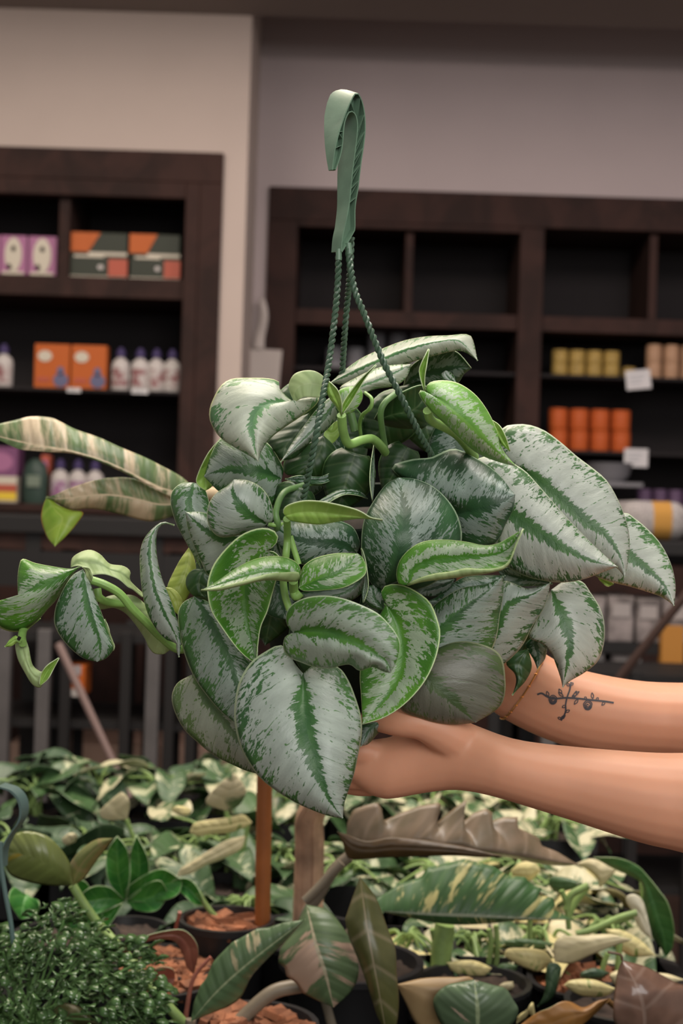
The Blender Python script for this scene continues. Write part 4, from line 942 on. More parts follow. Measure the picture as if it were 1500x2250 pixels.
def smooth_rings(st, n=40):
    """st: (top px, bottom px, D, half depth) stations -> closed loft"""
    rows = [(a[0], a[1], c[0], c[1], d*1000, h*1000) for a, c, d, h in st]
    return [(r[0], r[1], r[2], r[3], r[4]/1000, r[5]/1000) for r in resample(catmull(rows, 8), n)]
def loft(b, st, seg=20):
    R_ = smooth_rings(st); vs = []
    for (x0, y0, x1, y1, D_, dh) in R_:
        c_ = W3((x0+x1)/2, (y0+y1)/2, D_); top = W3(x0, y0, D_); v = top-c_
        for k in range(seg):
            a = 2*PI*k/seg; cc, ss = math.cos(a), math.sin(a)
            vs.append(c_+v*cc+FWD*dh*ss)
    n_ = len(R_); fs = []
    for i in range(n_-1):
        for k in range(seg): fs.append((i*seg+k, i*seg+(k+1) % seg, (i+1)*seg+(k+1) % seg, (i+1)*seg+k))
    fs.append(tuple(range(seg))[::-1]); fs.append(tuple((n_-1)*seg+k for k in range(seg)))
    b.add(vs, fs)
def finger(b, pts, rs_):
    q = catmull([(x, y, d*1000, r*1000) for (x, y, d), r in zip(pts, rs_)], 6)
    c_ = [W3(a[0], a[1], a[2]/1000) for a in q]; rr = [a[3]/1000 for a in q]
    k = len(c_); tip = (c_[-1]-c_[-2]).normalized(); r0 = rr[-1]
    for f, g in ((.5, .86), (.85, .5), (.98, .15)): c_.append(c_[k-1]+tip*r0*f); rr.append(r0*g)
    b.tube(c_, rr, 12)
near_ = [((2050,1600),(2050,2010),.90,.050), ((1760,1648),(1760,1952),.92,.044), ((1500,1655),(1500,1873),.935,.036), ((1400,1652),(1400,1849),.94,.034), ((1250,1640),(1240,1797),.95,.030),
         ((1150,1628),(1140,1766),.955,.027), ((1092,1612),(1075,1747),.96,.026), ((1042,1592),(1015,1736),.968,.024), ((985,1574),(968,1737),.975,.022), ((925,1584),(900,1748),.982,.020),
         ((862,1618),(850,1756),.985,.019), ((812,1626),(812,1746),.99,.018), ((780,1636),(782,1724),.99,.014), ((748,1648),(750,1708),.995,.010), ((722,1662),(724,1694),1.0,.005)]
far_ = [((2050,1480),(2050,1800),1.03,.055), ((1760,1500),(1760,1715),1.06,.046), ((1500,1500),(1500,1668),1.08,.036), ((1400,1495),(1390,1660),1.085,.034), ((1300,1477),(1285,1650),1.09,.031), ((1230,1455),(1200,1625),1.095,.028),
        ((1172,1418),(1128,1592),1.10,.026), ((1125,1385),(1080,1562),1.105,.025), ((1085,1345),(1040,1520),1.11,.024), ((1045,1300),(1000,1480),1.12,.022), ((1000,1270),(965,1430),1.135,.020), ((970,1255),(945,1400),1.15,.017)]
b = MB(); loft(b, near_); loft(b, far_)
# near hand: thumb along the pot base, four fingers under and behind it
finger(b, [(1045,1655,.968),(985,1615,.960),(925,1590,.955),(870,1586,.956),(815,1578,.962)], [.0150,.0150,.0115,.0100,.0078])
finger(b, [(880,1668,.986),(785,1650,.980),(700,1625,.985),(645,1590,1.0)], [.0090,.0096,.0086,.0070])
finger(b, [(880,1685,.990),(780,1682,.985),(690,1660,1.0),(625,1620,1.02)], [.0090,.0098,.0090,.0072])
finger(b, [(880,1700,.992),(785,1706,.995),(700,1690,1.015),(645,1652,1.035)], [.0090,.0096,.0086,.0070])
finger(b, [(880,1712,.998),(800,1724,1.005),(735,1712,1.03),(690,1685,1.05)], [.0080,.0086,.0075,.0060])
# far hand: wraps the back of the pot
finger(b, [(1040,1340,1.10),(1020,1290,1.075),(1000,1240,1.06),(985,1200,1.055)], [.0150,.0110,.0095,.0075])
for k in range(4):
    finger(b, [(985,1290+k*34,1.15),(950,1292+k*34,1.175),(890,1300+k*33,1.195),(835,1312+k*31,1.205-.004*k)], [.0115,.0095,.0084,.0066])
PERSON = b.build('person', MAT['skin'], None)
tag(PERSON, 'person outside the frame, two bare forearms and hands holding up the hanging plant', 'person')
rm = PERSON.modifiers.new('fuse', 'REMESH'); rm.mode = 'VOXEL'; rm.voxel_size = .0013; rm.use_smooth_shade = True
sm2 = PERSON.modifiers.new('soft', 'SMOOTH'); sm2.factor = .5; sm2.iterations = 22
dg = bpy.context.evaluated_depsgraph_get(); dg.update()
ev = PERSON.evaluated_get(dg); me = bpy.data.meshes.new_from_object(ev)
PERSON.modifiers.clear(); PERSON.data = me
for p in me.polygons: p.use_smooth = True
bv_ = BVHTree.FromPolygons([v.co for v in me.vertices], [tuple(p.vertices) for p in me.polygons])
def onarm(px, py, off=.00035):
    d = (W3(px, py, 1)-CAM).normalized(); h = bv_.ray_cast(CAM, d)
    return (h[0]+h[1]*off, h[1]) if h[0] else (None, None)
b = MB()
def inkline(pts, w_):
    q = resample(catmull(pts, 6), max(4, int(sum(math.dist(a, c) for a, c in zip(pts, pts[1:]))/4)))
    vs = []
    for i, p in enumerate(q):
        a, c = q[max(0, i-1)], q[min(len(q)-1, i+1)]; dx, dy = c[0]-a[0], c[1]-a[1]; L_ = math.hypot(dx, dy) or 1
        for s in (-1, 1):
            h = onarm(*fp('J', (p[0]-dy/L_*w_*s*.68, p[1]+dx/L_*w_*s*.68)))[0]
            if h is None: return
            vs.append(h)
    b.add(vs, [(2*i, 2*i+1, 2*i+3, 2*i+2) for i in range(len(q)-1)])
inkline([(860,252),(880,247),(905,262),(935,270),(985,267),(1040,270),(1090,276),(1150,282),(1196,289)], 6)
inkline([(1008,198),(1003,230),(992,262),(985,295),(984,330),(965,366)], 5)
for (x_, y_, a_, l_) in [(910,262,-1.9,26),(975,262,-2.4,30),(968,250,-2.1,26),(985,300,2.6,18),(1020,268,-1.2,34),(1012,262,-.6,40),(1040,272,2.2,30),(1104,272,-1.7,28),(1158,284,2.3,22),(985,330,-.5,20),(984,342,2.4,30),(965,360,-2.6,16),(1003,215,-2.5,18),(1006,212,-.7,16),(1075,275,-2.0,14),(1120,278,-1.0,14)]:
    dx, dy = math.cos(a_)*l_, math.sin(a_)*l_; nx, ny = -dy/l_*5.5, dx/l_*5.5
    inkline([(x_, y_), (x_+dx*.5+nx, y_+dy*.5+ny), (x_+dx, y_+dy)], 3); inkline([(x_, y_), (x_+dx*.5-nx, y_+dy*.5-ny), (x_+dx, y_+dy)], 3)
for (cx, cy, r_) in ((929,275,17),(1082,299,18)):
    for rr in (r_, r_*.66):
        inkline([(cx+rr*math.cos(k*PI/5+.3)*(1+.08*math.sin(k*3)), cy+rr*math.sin(k*PI/5+.3)*1.15) for k in range(11)], 3.4)
    inkline([(cx+r_*.55*math.cos(k*.9)*(1-k/9), cy+r_*.55*math.sin(k*.9)*(1-k/9)) for k in range(9)], 3.4)
    inkline([(cx-r_*.7, cy+r_*.5), (cx, cy+r_*.9), (cx+r_*.8, cy+r_*.4)], 4)
t_ = b.build('tattoo', MAT['ink'], PERSON); t_.matrix_parent_inverse = Matrix(); t_['label'] = 'dark ink tattoo of crossed flowering twigs'
# bracelet
p0, p1 = onarm(1141, 1512)[0], onarm(1105, 1565)[0]
if p0 and p1:
    a0 = W3(1141, 1512, 1.10); a1 = W3(1097, 1578, 1.10); up_ = W3(1172, 1455, 1.10)
    cen = W3(1136, 1520, 1.105); ax = (a1-up_).normalized()
    b = MB(); pts = []
    for k in range(64):
        a = 2*PI*k/64; d = ax*math.cos(a) + FWD*math.sin(a)
        h = bv_.ray_cast(cen, d)
        if h[0]: pts.append(h[0]+d*.0010)
    b.tube(pts+[pts[0]], .0007, 6, cap=False)
    for k in range(0, len(pts), 3): b.lathe([(.0001, -.0008), (.0013, -.0004), (.0013, .0004), (.0001, .0008)], pts[k], 8)
    br = b.build('bracelet', MAT['gold'], PERSON); br.matrix_parent_inverse = Matrix(); br['label'] = 'thin gold chain bracelet'
# ------------------------------------------------------------------ growing bench in front with its plants
CREAM = (.60, .53, .31)
MAT['V1'] = varieg_leaf('cream_and_green_leaf', (.055, .115, .042), (.55, .52, .34), .50, .45)
MAT['V2'] = varieg_leaf('yellow_cream_leaf', (.16, .26, .05), (.66, .58, .28), .40, .4)
MAT['V3'] = varieg_leaf('mostly_green_leaf', (.05, .105, .038), (.45, .47, .3), .58, .5)
MAT['DG'] = plain_leaf('dark_blue_green_leaf', (.03, .068, .034), (.055, .105, .05), (.1, .15, .08), vein=(.2, .28, .18), vamt=.25, pitch=.7)
MAT['BG'] = plain_leaf('bright_green_blade', (.03, .16, .03), (.07, .26, .04), (.1, .3, .06), vein=(.2, .45, .12), vamt=.3, pitch=.8)
MAT['BR'] = plain_leaf('pinkish_brown_leaf', (.13, .10, .06), (.23, .165, .11), (.2, .14, .08), vein=(.36, .27, .2), vamt=.35, pitch=.35, rough=.35)
MAT['BD'] = plain_leaf('dark_brown_leaf_underside', (.06, .035, .012), (.09, .05, .018), (.1, .06, .02), vein=(.1, .06, .02), vamt=.1, pitch=.4)
MAT['BZ'] = plain_leaf('bronze_green_leaf', (.06, .065, .02), (.10, .10, .035), (.14, .12, .05), vein=(.3, .24, .16), vamt=.35, pitch=.3, rough=.32)
MAT['PG'] = varieg_leaf('grey_green_and_pink_leaf', (.085, .13, .06), (.38, .26, .19), .55, .35, vein=(.34, .3, .2), rough=.38)
MAT['GV'] = varieg_leaf('green_leaf_with_yellow_flames', (.045, .115, .035), (.50, .46, .2), .56, .5, vein=(.32, .36, .25))
MAT['MB'] = varieg_leaf('banana_leaf', (.11, .17, .065), (.58, .46, .31), .51, .33, vein=(.62, .5, .33), rough=.45, bands=True, soft=.07)
MAT['LG'] = plain_leaf('lime_leaf_tip', (.16, .30, .02), (.26, .38, .04), (.6, .3, .04), vein=(.4, .5, .1), vamt=.3, pitch=.5)
MAT['OR'] = plain_leaf('orange_brown_leaf', (.22, .10, .025), (.30, .14, .035), (.2, .1, .03), vein=(.3, .17, .07), vamt=.25, pitch=.4)
MAT['CH'] = plain_leaf('glossy_chocolate_leaf', (.13, .075, .055), (.19, .11, .08), (.14, .08, .05), vein=(.36, .27, .22), vamt=.25, pitch=.35, rough=.2)
MAT['OY'] = plain_leaf('olive_leaf', (.12, .12, .02), (.17, .13, .02), (.15, .15, .05), vein=(.2, .2, .06), vamt=.2, pitch=.4)
MAT['PG2'] = varieg_leaf('sage_leaf_with_cream_marks', (.085, .14, .065), (.42, .36, .22), .62, .4, vein=(.26, .3, .17), rough=.35)
MAT['PG3'] = varieg_leaf('sage_leaf_with_pink_flecks', (.09, .14, .075), (.42, .32, .24), .6, .7, vein=(.26, .32, .18), rough=.35)
MAT['BR2'] = plain_leaf('tan_leaf', (.26, .17, .08), (.32, .22, .11), (.3, .2, .1), vein=(.3, .2, .1), vamt=.2, pitch=.35)
MAT['BG2'] = plain_leaf('deep_green_leaf', (.03, .10, .025), (.05, .15, .035), (.16, .35, .06), vein=(.1, .22, .07), vamt=.3, pitch=.6)
MAT['V2C'] = varieg_leaf('speckled_cream_leaf', (.1, .2, .08), (.6, .56, .42), .38, .6)
MAT['HALF'] = varieg_leaf('half_cream_leaf', (.10, .17, .07), (.64, .56, .36), .47, .18)
MAT['OLV'] = varieg_leaf('olive_leaf_with_yellow', (.14, .17, .05), (.30, .22, .03), .56, .2, rough=.3)
MAT['OL2'] = plain_leaf('olive_leaf_brown_rib', (.16, .18, .06), (.24, .24, .09), (.3, .26, .12), vein=(.36, .24, .13), vamt=.45, pitch=.3, rough=.35)
MAT['RD'] = plain_leaf('dry_reddish_leaf', (.20, .06, .045), (.30, .10, .07), (.3, .1, .07), vein=(.3, .15, .1), vamt=.2, pitch=.6, rough=.5)
MAT['CR'] = plain_leaf('cream_leaf', (.62, .54, .32), (.68, .60, .38), (.6, .55, .35), vein=(.6, .56, .3), vamt=.2, pitch=.6)
MAT['bark'] = mat('orange_bark_chips', (.23, .085, .038), .85, var=.6, scale=45, bump=.8)
MAT['peat'] = mat('peat', (.035, .022, .016), .95, var=.6, scale=70, bump=.8)
MAT['blackpot'] = mat('black_plastic_pot', (.012, .012, .013), .4)
MAT['tray'] = mat('black_tray', (.008, .008, .008), .7, spec=.15)
MAT['stalk'] = mat('pale_green_stalk', (.20, .30, .09), .5, var=.3, scale=40)
MAT['stake'] = mat('orange_brown_stake', (.30, .095, .022), .45, var=.2, scale=30)
MAT['fibre'] = mat('dry_pseudostem', (.46, .29, .19), .7, var=.35, scale=35, bump=.5)
MAT['petiole'] = mat('brown_grey_petiole', (.17, .14, .10), .4, var=.2, scale=40)
MAT['deadleaf'] = mat('dry_red_leaf', (.30, .10, .07), .6, var=.3, scale=50)
MAT['teal'] = mat('teal_hanger_plastic', (.07, .12, .11), .4)
BZ0 = .79
root = empty('growing_bench', (0, 1.85, 0), 'black growing bench in the foreground that carries the potted plants', 'bench')
b = MB(); b.box(-1.1, .40, 1.12, 2.38, BZ0-.03, BZ0-.002); b.build('bench_top', MAT['tray'], root, False)
b = MB()
for (x0, x1, y0, y1) in ((-1.1, .40, 1.10, 1.12), (-1.1, .40, 2.38, 2.40), (-1.12, -1.1, 1.10, 2.40), (.40, .42, 1.10, 2.40)): b.box(x0, x1, y0, y1, BZ0-.06, BZ0+.03)
b.build('rim', MAT['blackmetal'], root, False)
for x in (-1.07, .38):
    for y in (1.15, 2.36):
        b = MB(); b.box(x-.02, x+.02, y-.02, y+.02, 0, BZ0-.03); b.build('leg', MAT['greymetal'], root, False)

def pot_on(root, x, y, r, h, soil='peat', square=False):
    b = MB()
    if square:
        for (x0, x1, y0, y1) in ((-r, r, -r, -r+.003), (-r, r, r-.003, r), (-r, -r+.003, -r, r), (r-.003, r, -r, r)): b.box(x+x0, x+x1, y+y0, y+y1, BZ0, BZ0+h)
        b.box(x-r, x+r, y-r, y+r, BZ0, BZ0+.003)
    else: b.lathe([(r*.78, 0), (r*.95, h*.93), (r*1.03, h*.93), (r*1.03, h), (r*.93, h), (r*.88, h*.8)], (x, y, BZ0), 28, close=False); b.lathe([(0, 0), (r*.78, 0)], (x, y, BZ0), 28, close=False)
    b.build('pot', MAT['blackpot'], root)
    b = MB(); n_ = 14; R0 = r*(.97 if square else .9); vs = []
    for i in range(n_+1):
        for j in range(n_+1):
            u, v = i/n_*2-1, j/n_*2-1
            if not square: L_ = max(abs(u), abs(v)) or 1; k = L_/(math.hypot(u, v) or 1); u, v = u*k, v*k
            vs.append((x+u*R0, y+v*R0, BZ0+h*.86+.006*noise.noise(Vector((u*6+x*9, v*6, 0)))))
    b.add(vs, [(i*(n_+1)+j, (i+1)*(n_+1)+j, (i+1)*(n_+1)+j+1, i*(n_+1)+j+1) for i in range(n_) for j in range(n_)])
    if soil == 'bark':
        for k in range(60):
            a, q = random.random()*2*PI, math.sqrt(random.random())*R0*.9; cx, cy, cz = x+q*math.cos(a), y+q*math.sin(a), BZ0+h*.88+random.random()*.008
            M_ = Matrix.Rotation(random.random()*6, 3, 'Z') @ Matrix.Rotation(random.uniform(-.6, .6), 3, 'X')
            s_ = [random.uniform(.006, .014), random.uniform(.004, .008), random.uniform(.002, .005)]
            b.add([Vector((cx, cy, cz))+M_ @ Vector((i*s_[0], j*s_[1], l*s_[2])) for i in (-1, 1) for j in (-1, 1) for l in (-1, 1)], [(0,1,3,2),(4,6,7,5),(0,4,5,1),(2,3,7,6),(0,2,6,4),(1,5,7,3)])
    b.build('soil', MAT[soil], root, True)

OUTL = {'heart': [(.06,0),(-.05,.10),(-.14,.24),(-.12,.36),(.02,.45),(.22,.46),(.48,.38),(.72,.22),(.90,.08),(1,0)],
        'arrow': [(.08,0),(-.03,.07),(-.20,.17),(-.26,.27),(-.10,.34),(.12,.36),(.40,.34),(.68,.22),(.88,.08),(1,0)],
        'lance': [(0,0),(.04,.06),(.15,.15),(.35,.22),(.55,.21),(.78,.13),(.92,.05),(1,0)],
        'oval': [(0,0),(.05,.12),(.2,.28),(.45,.36),(.7,.30),(.9,.14),(1,0)]}
def proto_leaf(name, kind, L_, mats, droop=.25, fold=.25, wav=.04, N_=16, K=5, seed=0):
    E = resample(catmull([(a*1.0, c*1.0) for a, c in OUTL[kind]]), N_)
    vs = []; info = []
    x0 = OUTL[kind][0][0]
    for j in range(-K, K+1):
        s = j/K
        for i in range(N_):
            t = i/(N_-1); mx = x0+(1-x0)*t
            x = mx+(E[i][0]-mx)*abs(s); y = E[i][1]*s
            z = abs(y)*fold*1.2 - droop*x*x + wav*math.sin(t*11+seed+(2 if s > 0 else 0))*s*s - .1*y*y
            vs.append((x*L_, y*L_, z*L_)); info.append((s, t, y*L_*100))
    fs = [(j*N_+i, (j+1)*N_+i, (j+1)*N_+i+1, j*N_+i+1) for j in range(2*K) for i in range(N_-1)]
    fs = [f[::-1] for f in fs]
    me = bpy.data.meshes.new(name); me.from_pydata(vs, [], fs)
    u1 = me.uv_layers.new(name='st'); u2 = me.uv_layers.new(name='cm')
    for lp in me.loops:
        s, t, xx = info[lp.vertex_index]; u1.data[lp.index].uv = (.5+s*.5, t); u2.data[lp.index].uv = (xx, t*L_*100)
    for p in me.polygons: p.use_smooth = True
    for q in mats: me.materials.append(MAT[q])
    return me
def put_leaf(me, root, pos, az, pitch, roll, sc=1.0, name='leaf'):
    o = bpy.data.objects.new(name, me); COL.objects.link(o); o.parent = root
    o.matrix_parent_inverse = Matrix.Translation(root.location).inverted()
    o.matrix_basis = Matrix.Translation(pos) @ Matrix.Rotation(az, 4, 'Z') @ Matrix.Rotation(-pitch, 4, 'Y') @ Matrix.Rotation(roll, 4, 'X') @ Matrix.Scale(sc, 4)
    if not o.modifiers:
        so = o.modifiers.new('thickness', 'SOLIDIFY'); so.thickness = .0005; so.offset = -1
    return o
PR = {}
for k_, (kind, L_, mm) in enumerate([('arrow', .085, 'V1'), ('arrow', .085, 'V3'), ('heart', .080, 'V2'), ('arrow', .09, 'DG'), ('heart', .085, 'CR'), ('heart', .075, 'V1'), ('lance', .16, 'BG')]):
    PR[(kind, mm)] = [proto_leaf(kind+'_leaf', kind, L_, [mm], droop=random.uniform(.15, .45), fold=random.uniform(.1, .4), wav=.05, seed=q*1.7) for q in range(3)]
PK = list(PR.keys())
def bench_plant(px, D_, ztop, label, keys, n_=11, spread=.085, potr=.055, group='potted plants massed on the bench', sc=(.7, 1.1), species='arrowhead_vine', hmin=.35):
    x, y = XZ(px, 1900, D_)[0], D_
    root = empty(species, (x, y, BZ0), label, 'plant', group)
    ph = .075; pot_on(root, x, y, potr, ph, square=True)
    for i in range(n_):
        az = 2*PI*i/n_*1.0+random.uniform(-.4, .4) + (i % 2)*.6
        rr = spread*random.uniform(.25, 1.1); zz = BZ0+ph+(ztop-BZ0-ph)*random.uniform(hmin, 1.0)
        tip = Vector((x+rr*math.cos(az), y+rr*math.sin(az), zz)); base = Vector((x+random.uniform(-.015, .015), y+random.uniform(-.015, .015), BZ0+ph*.86))
        mid = base.lerp(tip, .55)+Vector((0, 0, .02)) - Vector((math.cos(az), math.sin(az), 0))*rr*.25
        q = catmull([tuple(base), tuple(mid), tuple(tip)], 5)
        b = MB(); b.tube(q, [.0026-.0012*k/(len(q)-1) for k in range(len(q))], 6); b.build('stem', MAT['stalk'], root)
        key = random.choice(keys)
        o = put_leaf(random.choice(PR[key]), root, tip, az+random.uniform(-.5, .5), random.uniform(-.5, .35), random.uniform(-.5, .5), random.uniform(*sc))
    return root
AV1, AV3, HV2, ADG, HCR, HV1, LBG = PK
rowA = [(70, 2.25, .925, 'green and cream arrowhead plant at the far left of the bench', [AV3, ADG]), (215, 2.3, .93, 'grey green arrowhead plant, second from the left in the back row', [ADG, AV3]),
        (350, 2.25, .94, 'cream splashed arrowhead plant, third from the left in the back row', [AV1, AV3, ADG]), (470, 2.3, .925, 'arrowhead plant in the back row left of the orange stake', [AV3, AV1]),
        (640, 2.25, .915, 'arrowhead plant behind the dry banana stem', [AV1, AV3]), (790, 2.3, .92, 'variegated plant behind the near hand, back row', [AV1, AV3]),
        (930, 2.25, .915, 'variegated plant under the wrist, back row', [AV1, HV1]), (1080, 2.3, .90, 'variegated plant under the forearm, back row', [AV1, HV1, AV3]), (1200, 2.2, .895, 'rightmost variegated plant of the back row', [HV1, AV1])]
for a in rowA: bench_plant(*a, n_=12)
rowB = [(40, 1.95, .90, 'dark arrowhead plant at the left edge, middle row', [ADG, AV3]), (190, 1.95, .895, 'dark arrowhead plant behind the olive leaves', [ADG]), (330, 1.9, .905, 'dark arrowhead plant behind the bright green blades', [ADG, AV3]),
        (450, 1.95, .92, 'cream and green arrowhead plant left of the orange stake, middle row', [AV1, AV3, HCR]), (620, 1.95, .885, 'pale stemmed plant between stake and dry stem', [AV3, AV1]), (760, 1.9, .875, 'variegated plant just right of the dry banana stem', [AV1, AV3]),
        (960, 1.9, .87, 'variegated plant behind the yellow flamed leaf', [AV3, HV1]), (1130, 1.9, .885, 'cream leaved plant right of the brown jagged leaf', [HV1, HV2, AV1]), (1260, 1.85, .865, 'yellow cream plant at the right end of the middle row', [HV2, HV1])]
for a in rowB: bench_plant(*a, n_=12)
rowC = [(540, 1.72, .865, 'thin stemmed green seedling pot beside the stake', [AV3, ADG]), (900, 1.62, .845, 'pale stemmed plant below the yellow flamed leaf', [HV2, AV3]), (1040, 1.62, .85, 'low yellow green vine pot, middle right', [HV2, HV1]), (1190, 1.65, .85, 'low yellow green vine pot right of its twin', [HV2, HCR]), (1330, 1.7, .85, 'low yellow vine pot at the right end', [HV2, HV1])]
for a in rowC: bench_plant(*a, n_=10, spread=.06)

def LB(root, *a, **k): return leaf_part(root, *a, **k)
# jagged philodendron
r0 = W3(770, 2230, 1.45)
PH = empty('jagged_philodendron', (r0.x, r0.y, BZ0), 'large plant with long jagged brown, flamed and bronze leaves in front', 'plant')
pot_on(PH, r0.x, r0.y+.06, .075, .085, 'peat')
LB(PH, [(125,300),(112,262),(118,200),(140,150),(190,130),(245,118),(262,150),(262,195),(330,165),(420,130),(505,118),(500,160),(470,215),(560,140),(612,104),(585,180),(560,225),(640,160),(690,142),(722,165),(700,172),(680,205),(760,178),(820,178),(800,215),(860,240),(910,265),(900,290),(980,320),(1070,375)],
   [(125,300),(140,350),(260,346),(400,340),(600,336),(780,346),(900,370),(1000,380),(1070,375)], [(125,300),(250,290),(420,278),(600,302),(800,335),(1070,375)],
   fr='I', D0=1.50, n=(2, 3, 0), e=(-2.5, -4), wave=.05, m='BR', under='BD', NT_=110, c=1.2, quilt=.05, jag=True)
LB(PH, [(75,238),(120,252),(200,278),(300,262),(420,270),(520,285),(620,305),(760,340)], [(75,238),(100,290),(130,352),(260,347),(400,342),(560,338),(680,345),(760,340)], fr='I', D0=1.46, n=(2, 2, 2), e=(-.5, -.5), m='BD', under='BD', NT_=40)
LB(PH, [(240,562),(228,520),(300,475),(330,455),(420,425),(450,385),(540,365),(600,350),(720,380),(780,420),(850,425),(880,460),(920,470),(905,500),(965,510),(975,540),(960,555),(1050,602)],
   [(240,562),(400,600),(550,622),(700,618),(850,604),(1050,602)], [(240,566),(450,582),(700,592),(900,600),(1050,602)], fr='I', D0=1.52, n=(1, 2, 1), e=(-3.5, -1), m='GV', under='BZ', NT_=90, c=1.2, quilt=.05, jag=True)
LB(PH, [(1345,575),(1290,690),(1230,770),(1222,830),(1250,850),(1258,890),(1300,920),(1330,965),(1400,1000),(1465,1028)], [(1345,575),(1440,600),(1510,680),(1560,780),(1575,880),(1540,960),(1465,1028)],
   [(1345,575),(1385,740),(1430,880),(1465,1028)], fr='H', D0=1.36, n=(0, 3, 2), e=(-1.5, -1.5), m='PG', under='BZ', NT_=60, jag=True)
LB(PH, [(838,1090),(850,1010),(880,930),(905,900),(935,830),(960,800),(1020,740),(1050,725),(1130,680),(1180,675),(1240,655),(1340,640)], [(838,1090),(950,1045),(1010,1020),(1060,980),(1100,900),(1140,850),(1200,790),(1280,710),(1340,640)],
   [(838,1090),(960,950),(1110,820),(1340,640)], fr='H', D0=1.33, n=(1, 2, 2), e=(-1, -1.5), m='PG2', under='BZ', NT_=60, jag=True)
LB(PH, [(170,425),(135,520),(108,600),(125,680),(160,760),(185,830),(215,920),(240,1000),(280,1080)], [(170,425),(235,510),(285,640),(315,720),(322,820),(330,960),(310,1080),(280,1080)],
   [(170,425),(200,640),(240,860),(280,1080)], fr='I', D0=1.33, n=(0, 3, 2), e=(-1.5, -1.5), m='BZ', under='BD', NT_=50, jag=True)
LB(PH, [(320,868),(430,842),(560,838),(640,850),(660,1000),(560,1090)], [(320,868),(360,950),(400,1031),(470,1090),(560,1090)], fr='I', D0=1.34, n=(0, 1, 0), e=(-1, -1), m='BR2', under='BD')
stem_part(PH, [(125,340),(60,400),(0,500),(-60,600),(-50,720),(20,900),(60,1050)], 0, .006, fr='I', D0=1.45, m='petiole')
stem_part(PH, [(1340,560),(1400,500),(1500,390)], 0, .005, fr='H', D0=1.44, m='petiole')
stem_part(PH, [(240,560),(150,620),(90,760),(80,1000)], 0, .005, fr='I', D0=1.50, m='petiole')
stem_part(PH, [(838,1080),(820,1200)], 0, .005, fr='H', D0=1.33, m='petiole')
stem_part(PH, [(770,915),(690,980),(520,1010),(420,1100)], 0, .006, fr='H', D0=1.30, m='petiole') if False else None
stem_part(PH, [(1330,930),(1200,960),(1080,1060),(1000,1150)], 0, .007, fr='H', D0=1.37, m='petiole')
# other front leaves
rr = W3(1060, 2230, 1.4)
G1 = empty('scalloped_plant', (rr.x, rr.y+.05, BZ0), 'grey green scalloped leaf with pink flecks at the bottom edge', 'plant'); pot_on(G1, rr.x, rr.y+.10, .06, .07)
LB(G1, [(650,1120),(520,1050),(472,950),(490,900),(530,870),(570,860),(640,848)], [(650,1120),(780,1050),(822,980),(800,930),(770,885),(720,870),(640,848)], [(650,1120),(655,980),(640,848)], fr='I', D0=1.32, n=(0, 2, 1), e=(-1.5, -1.5), m='PG3', under='BZ')
stem_part(G1, [(650,1110),(660,1200),(680,1300)], -1, .004, fr='I', D0=1.34, m='petiole')
rr = W3(1420, 2240, 1.35)
G2 = empty('chocolate_leaf_plant', (rr.x, rr.y+.08, BZ0), 'plant with a glossy chocolate brown leaf in the bottom right corner', 'plant'); pot_on(G2, rr.x, rr.y+.1, .06, .07)
LB(G2, [(1330,1160),(1225,1040),(1213,960),(1222,860),(1235,800),(1250,768)], [(1330,1160),(1520,1100),(1540,900),(1470,860),(1400,822),(1340,792),(1250,768)], [(1330,1160),(1340,1000),(1310,880),(1250,768)], fr='I', D0=1.33, n=(0, 2, 0), e=(-1, -2.5), m='CH', under='BD', wave=.5)
LB(G2, [(1200,925),(1150,935),(1090,962),(1040,940),(1000,938),(950,965),(890,990),(810,1050)], [(1200,925),(1150,980),(1080,1040),(980,1090),(810,1050)], fr='I', D0=1.36, n=(0, 1, 1), e=(-.5, -1), m='OR', under='OR', wave=.4)
stem_part(G2, [(1190,935),(1260,1000),(1330,1120),(1360,1250)], -2, .003, fr='I', D0=1.37, m='OR')
stem_part(G2, [(1250,768),(1240,745),(1190,735)], 0, .0012, fr='I', D0=1.33, m='CH')
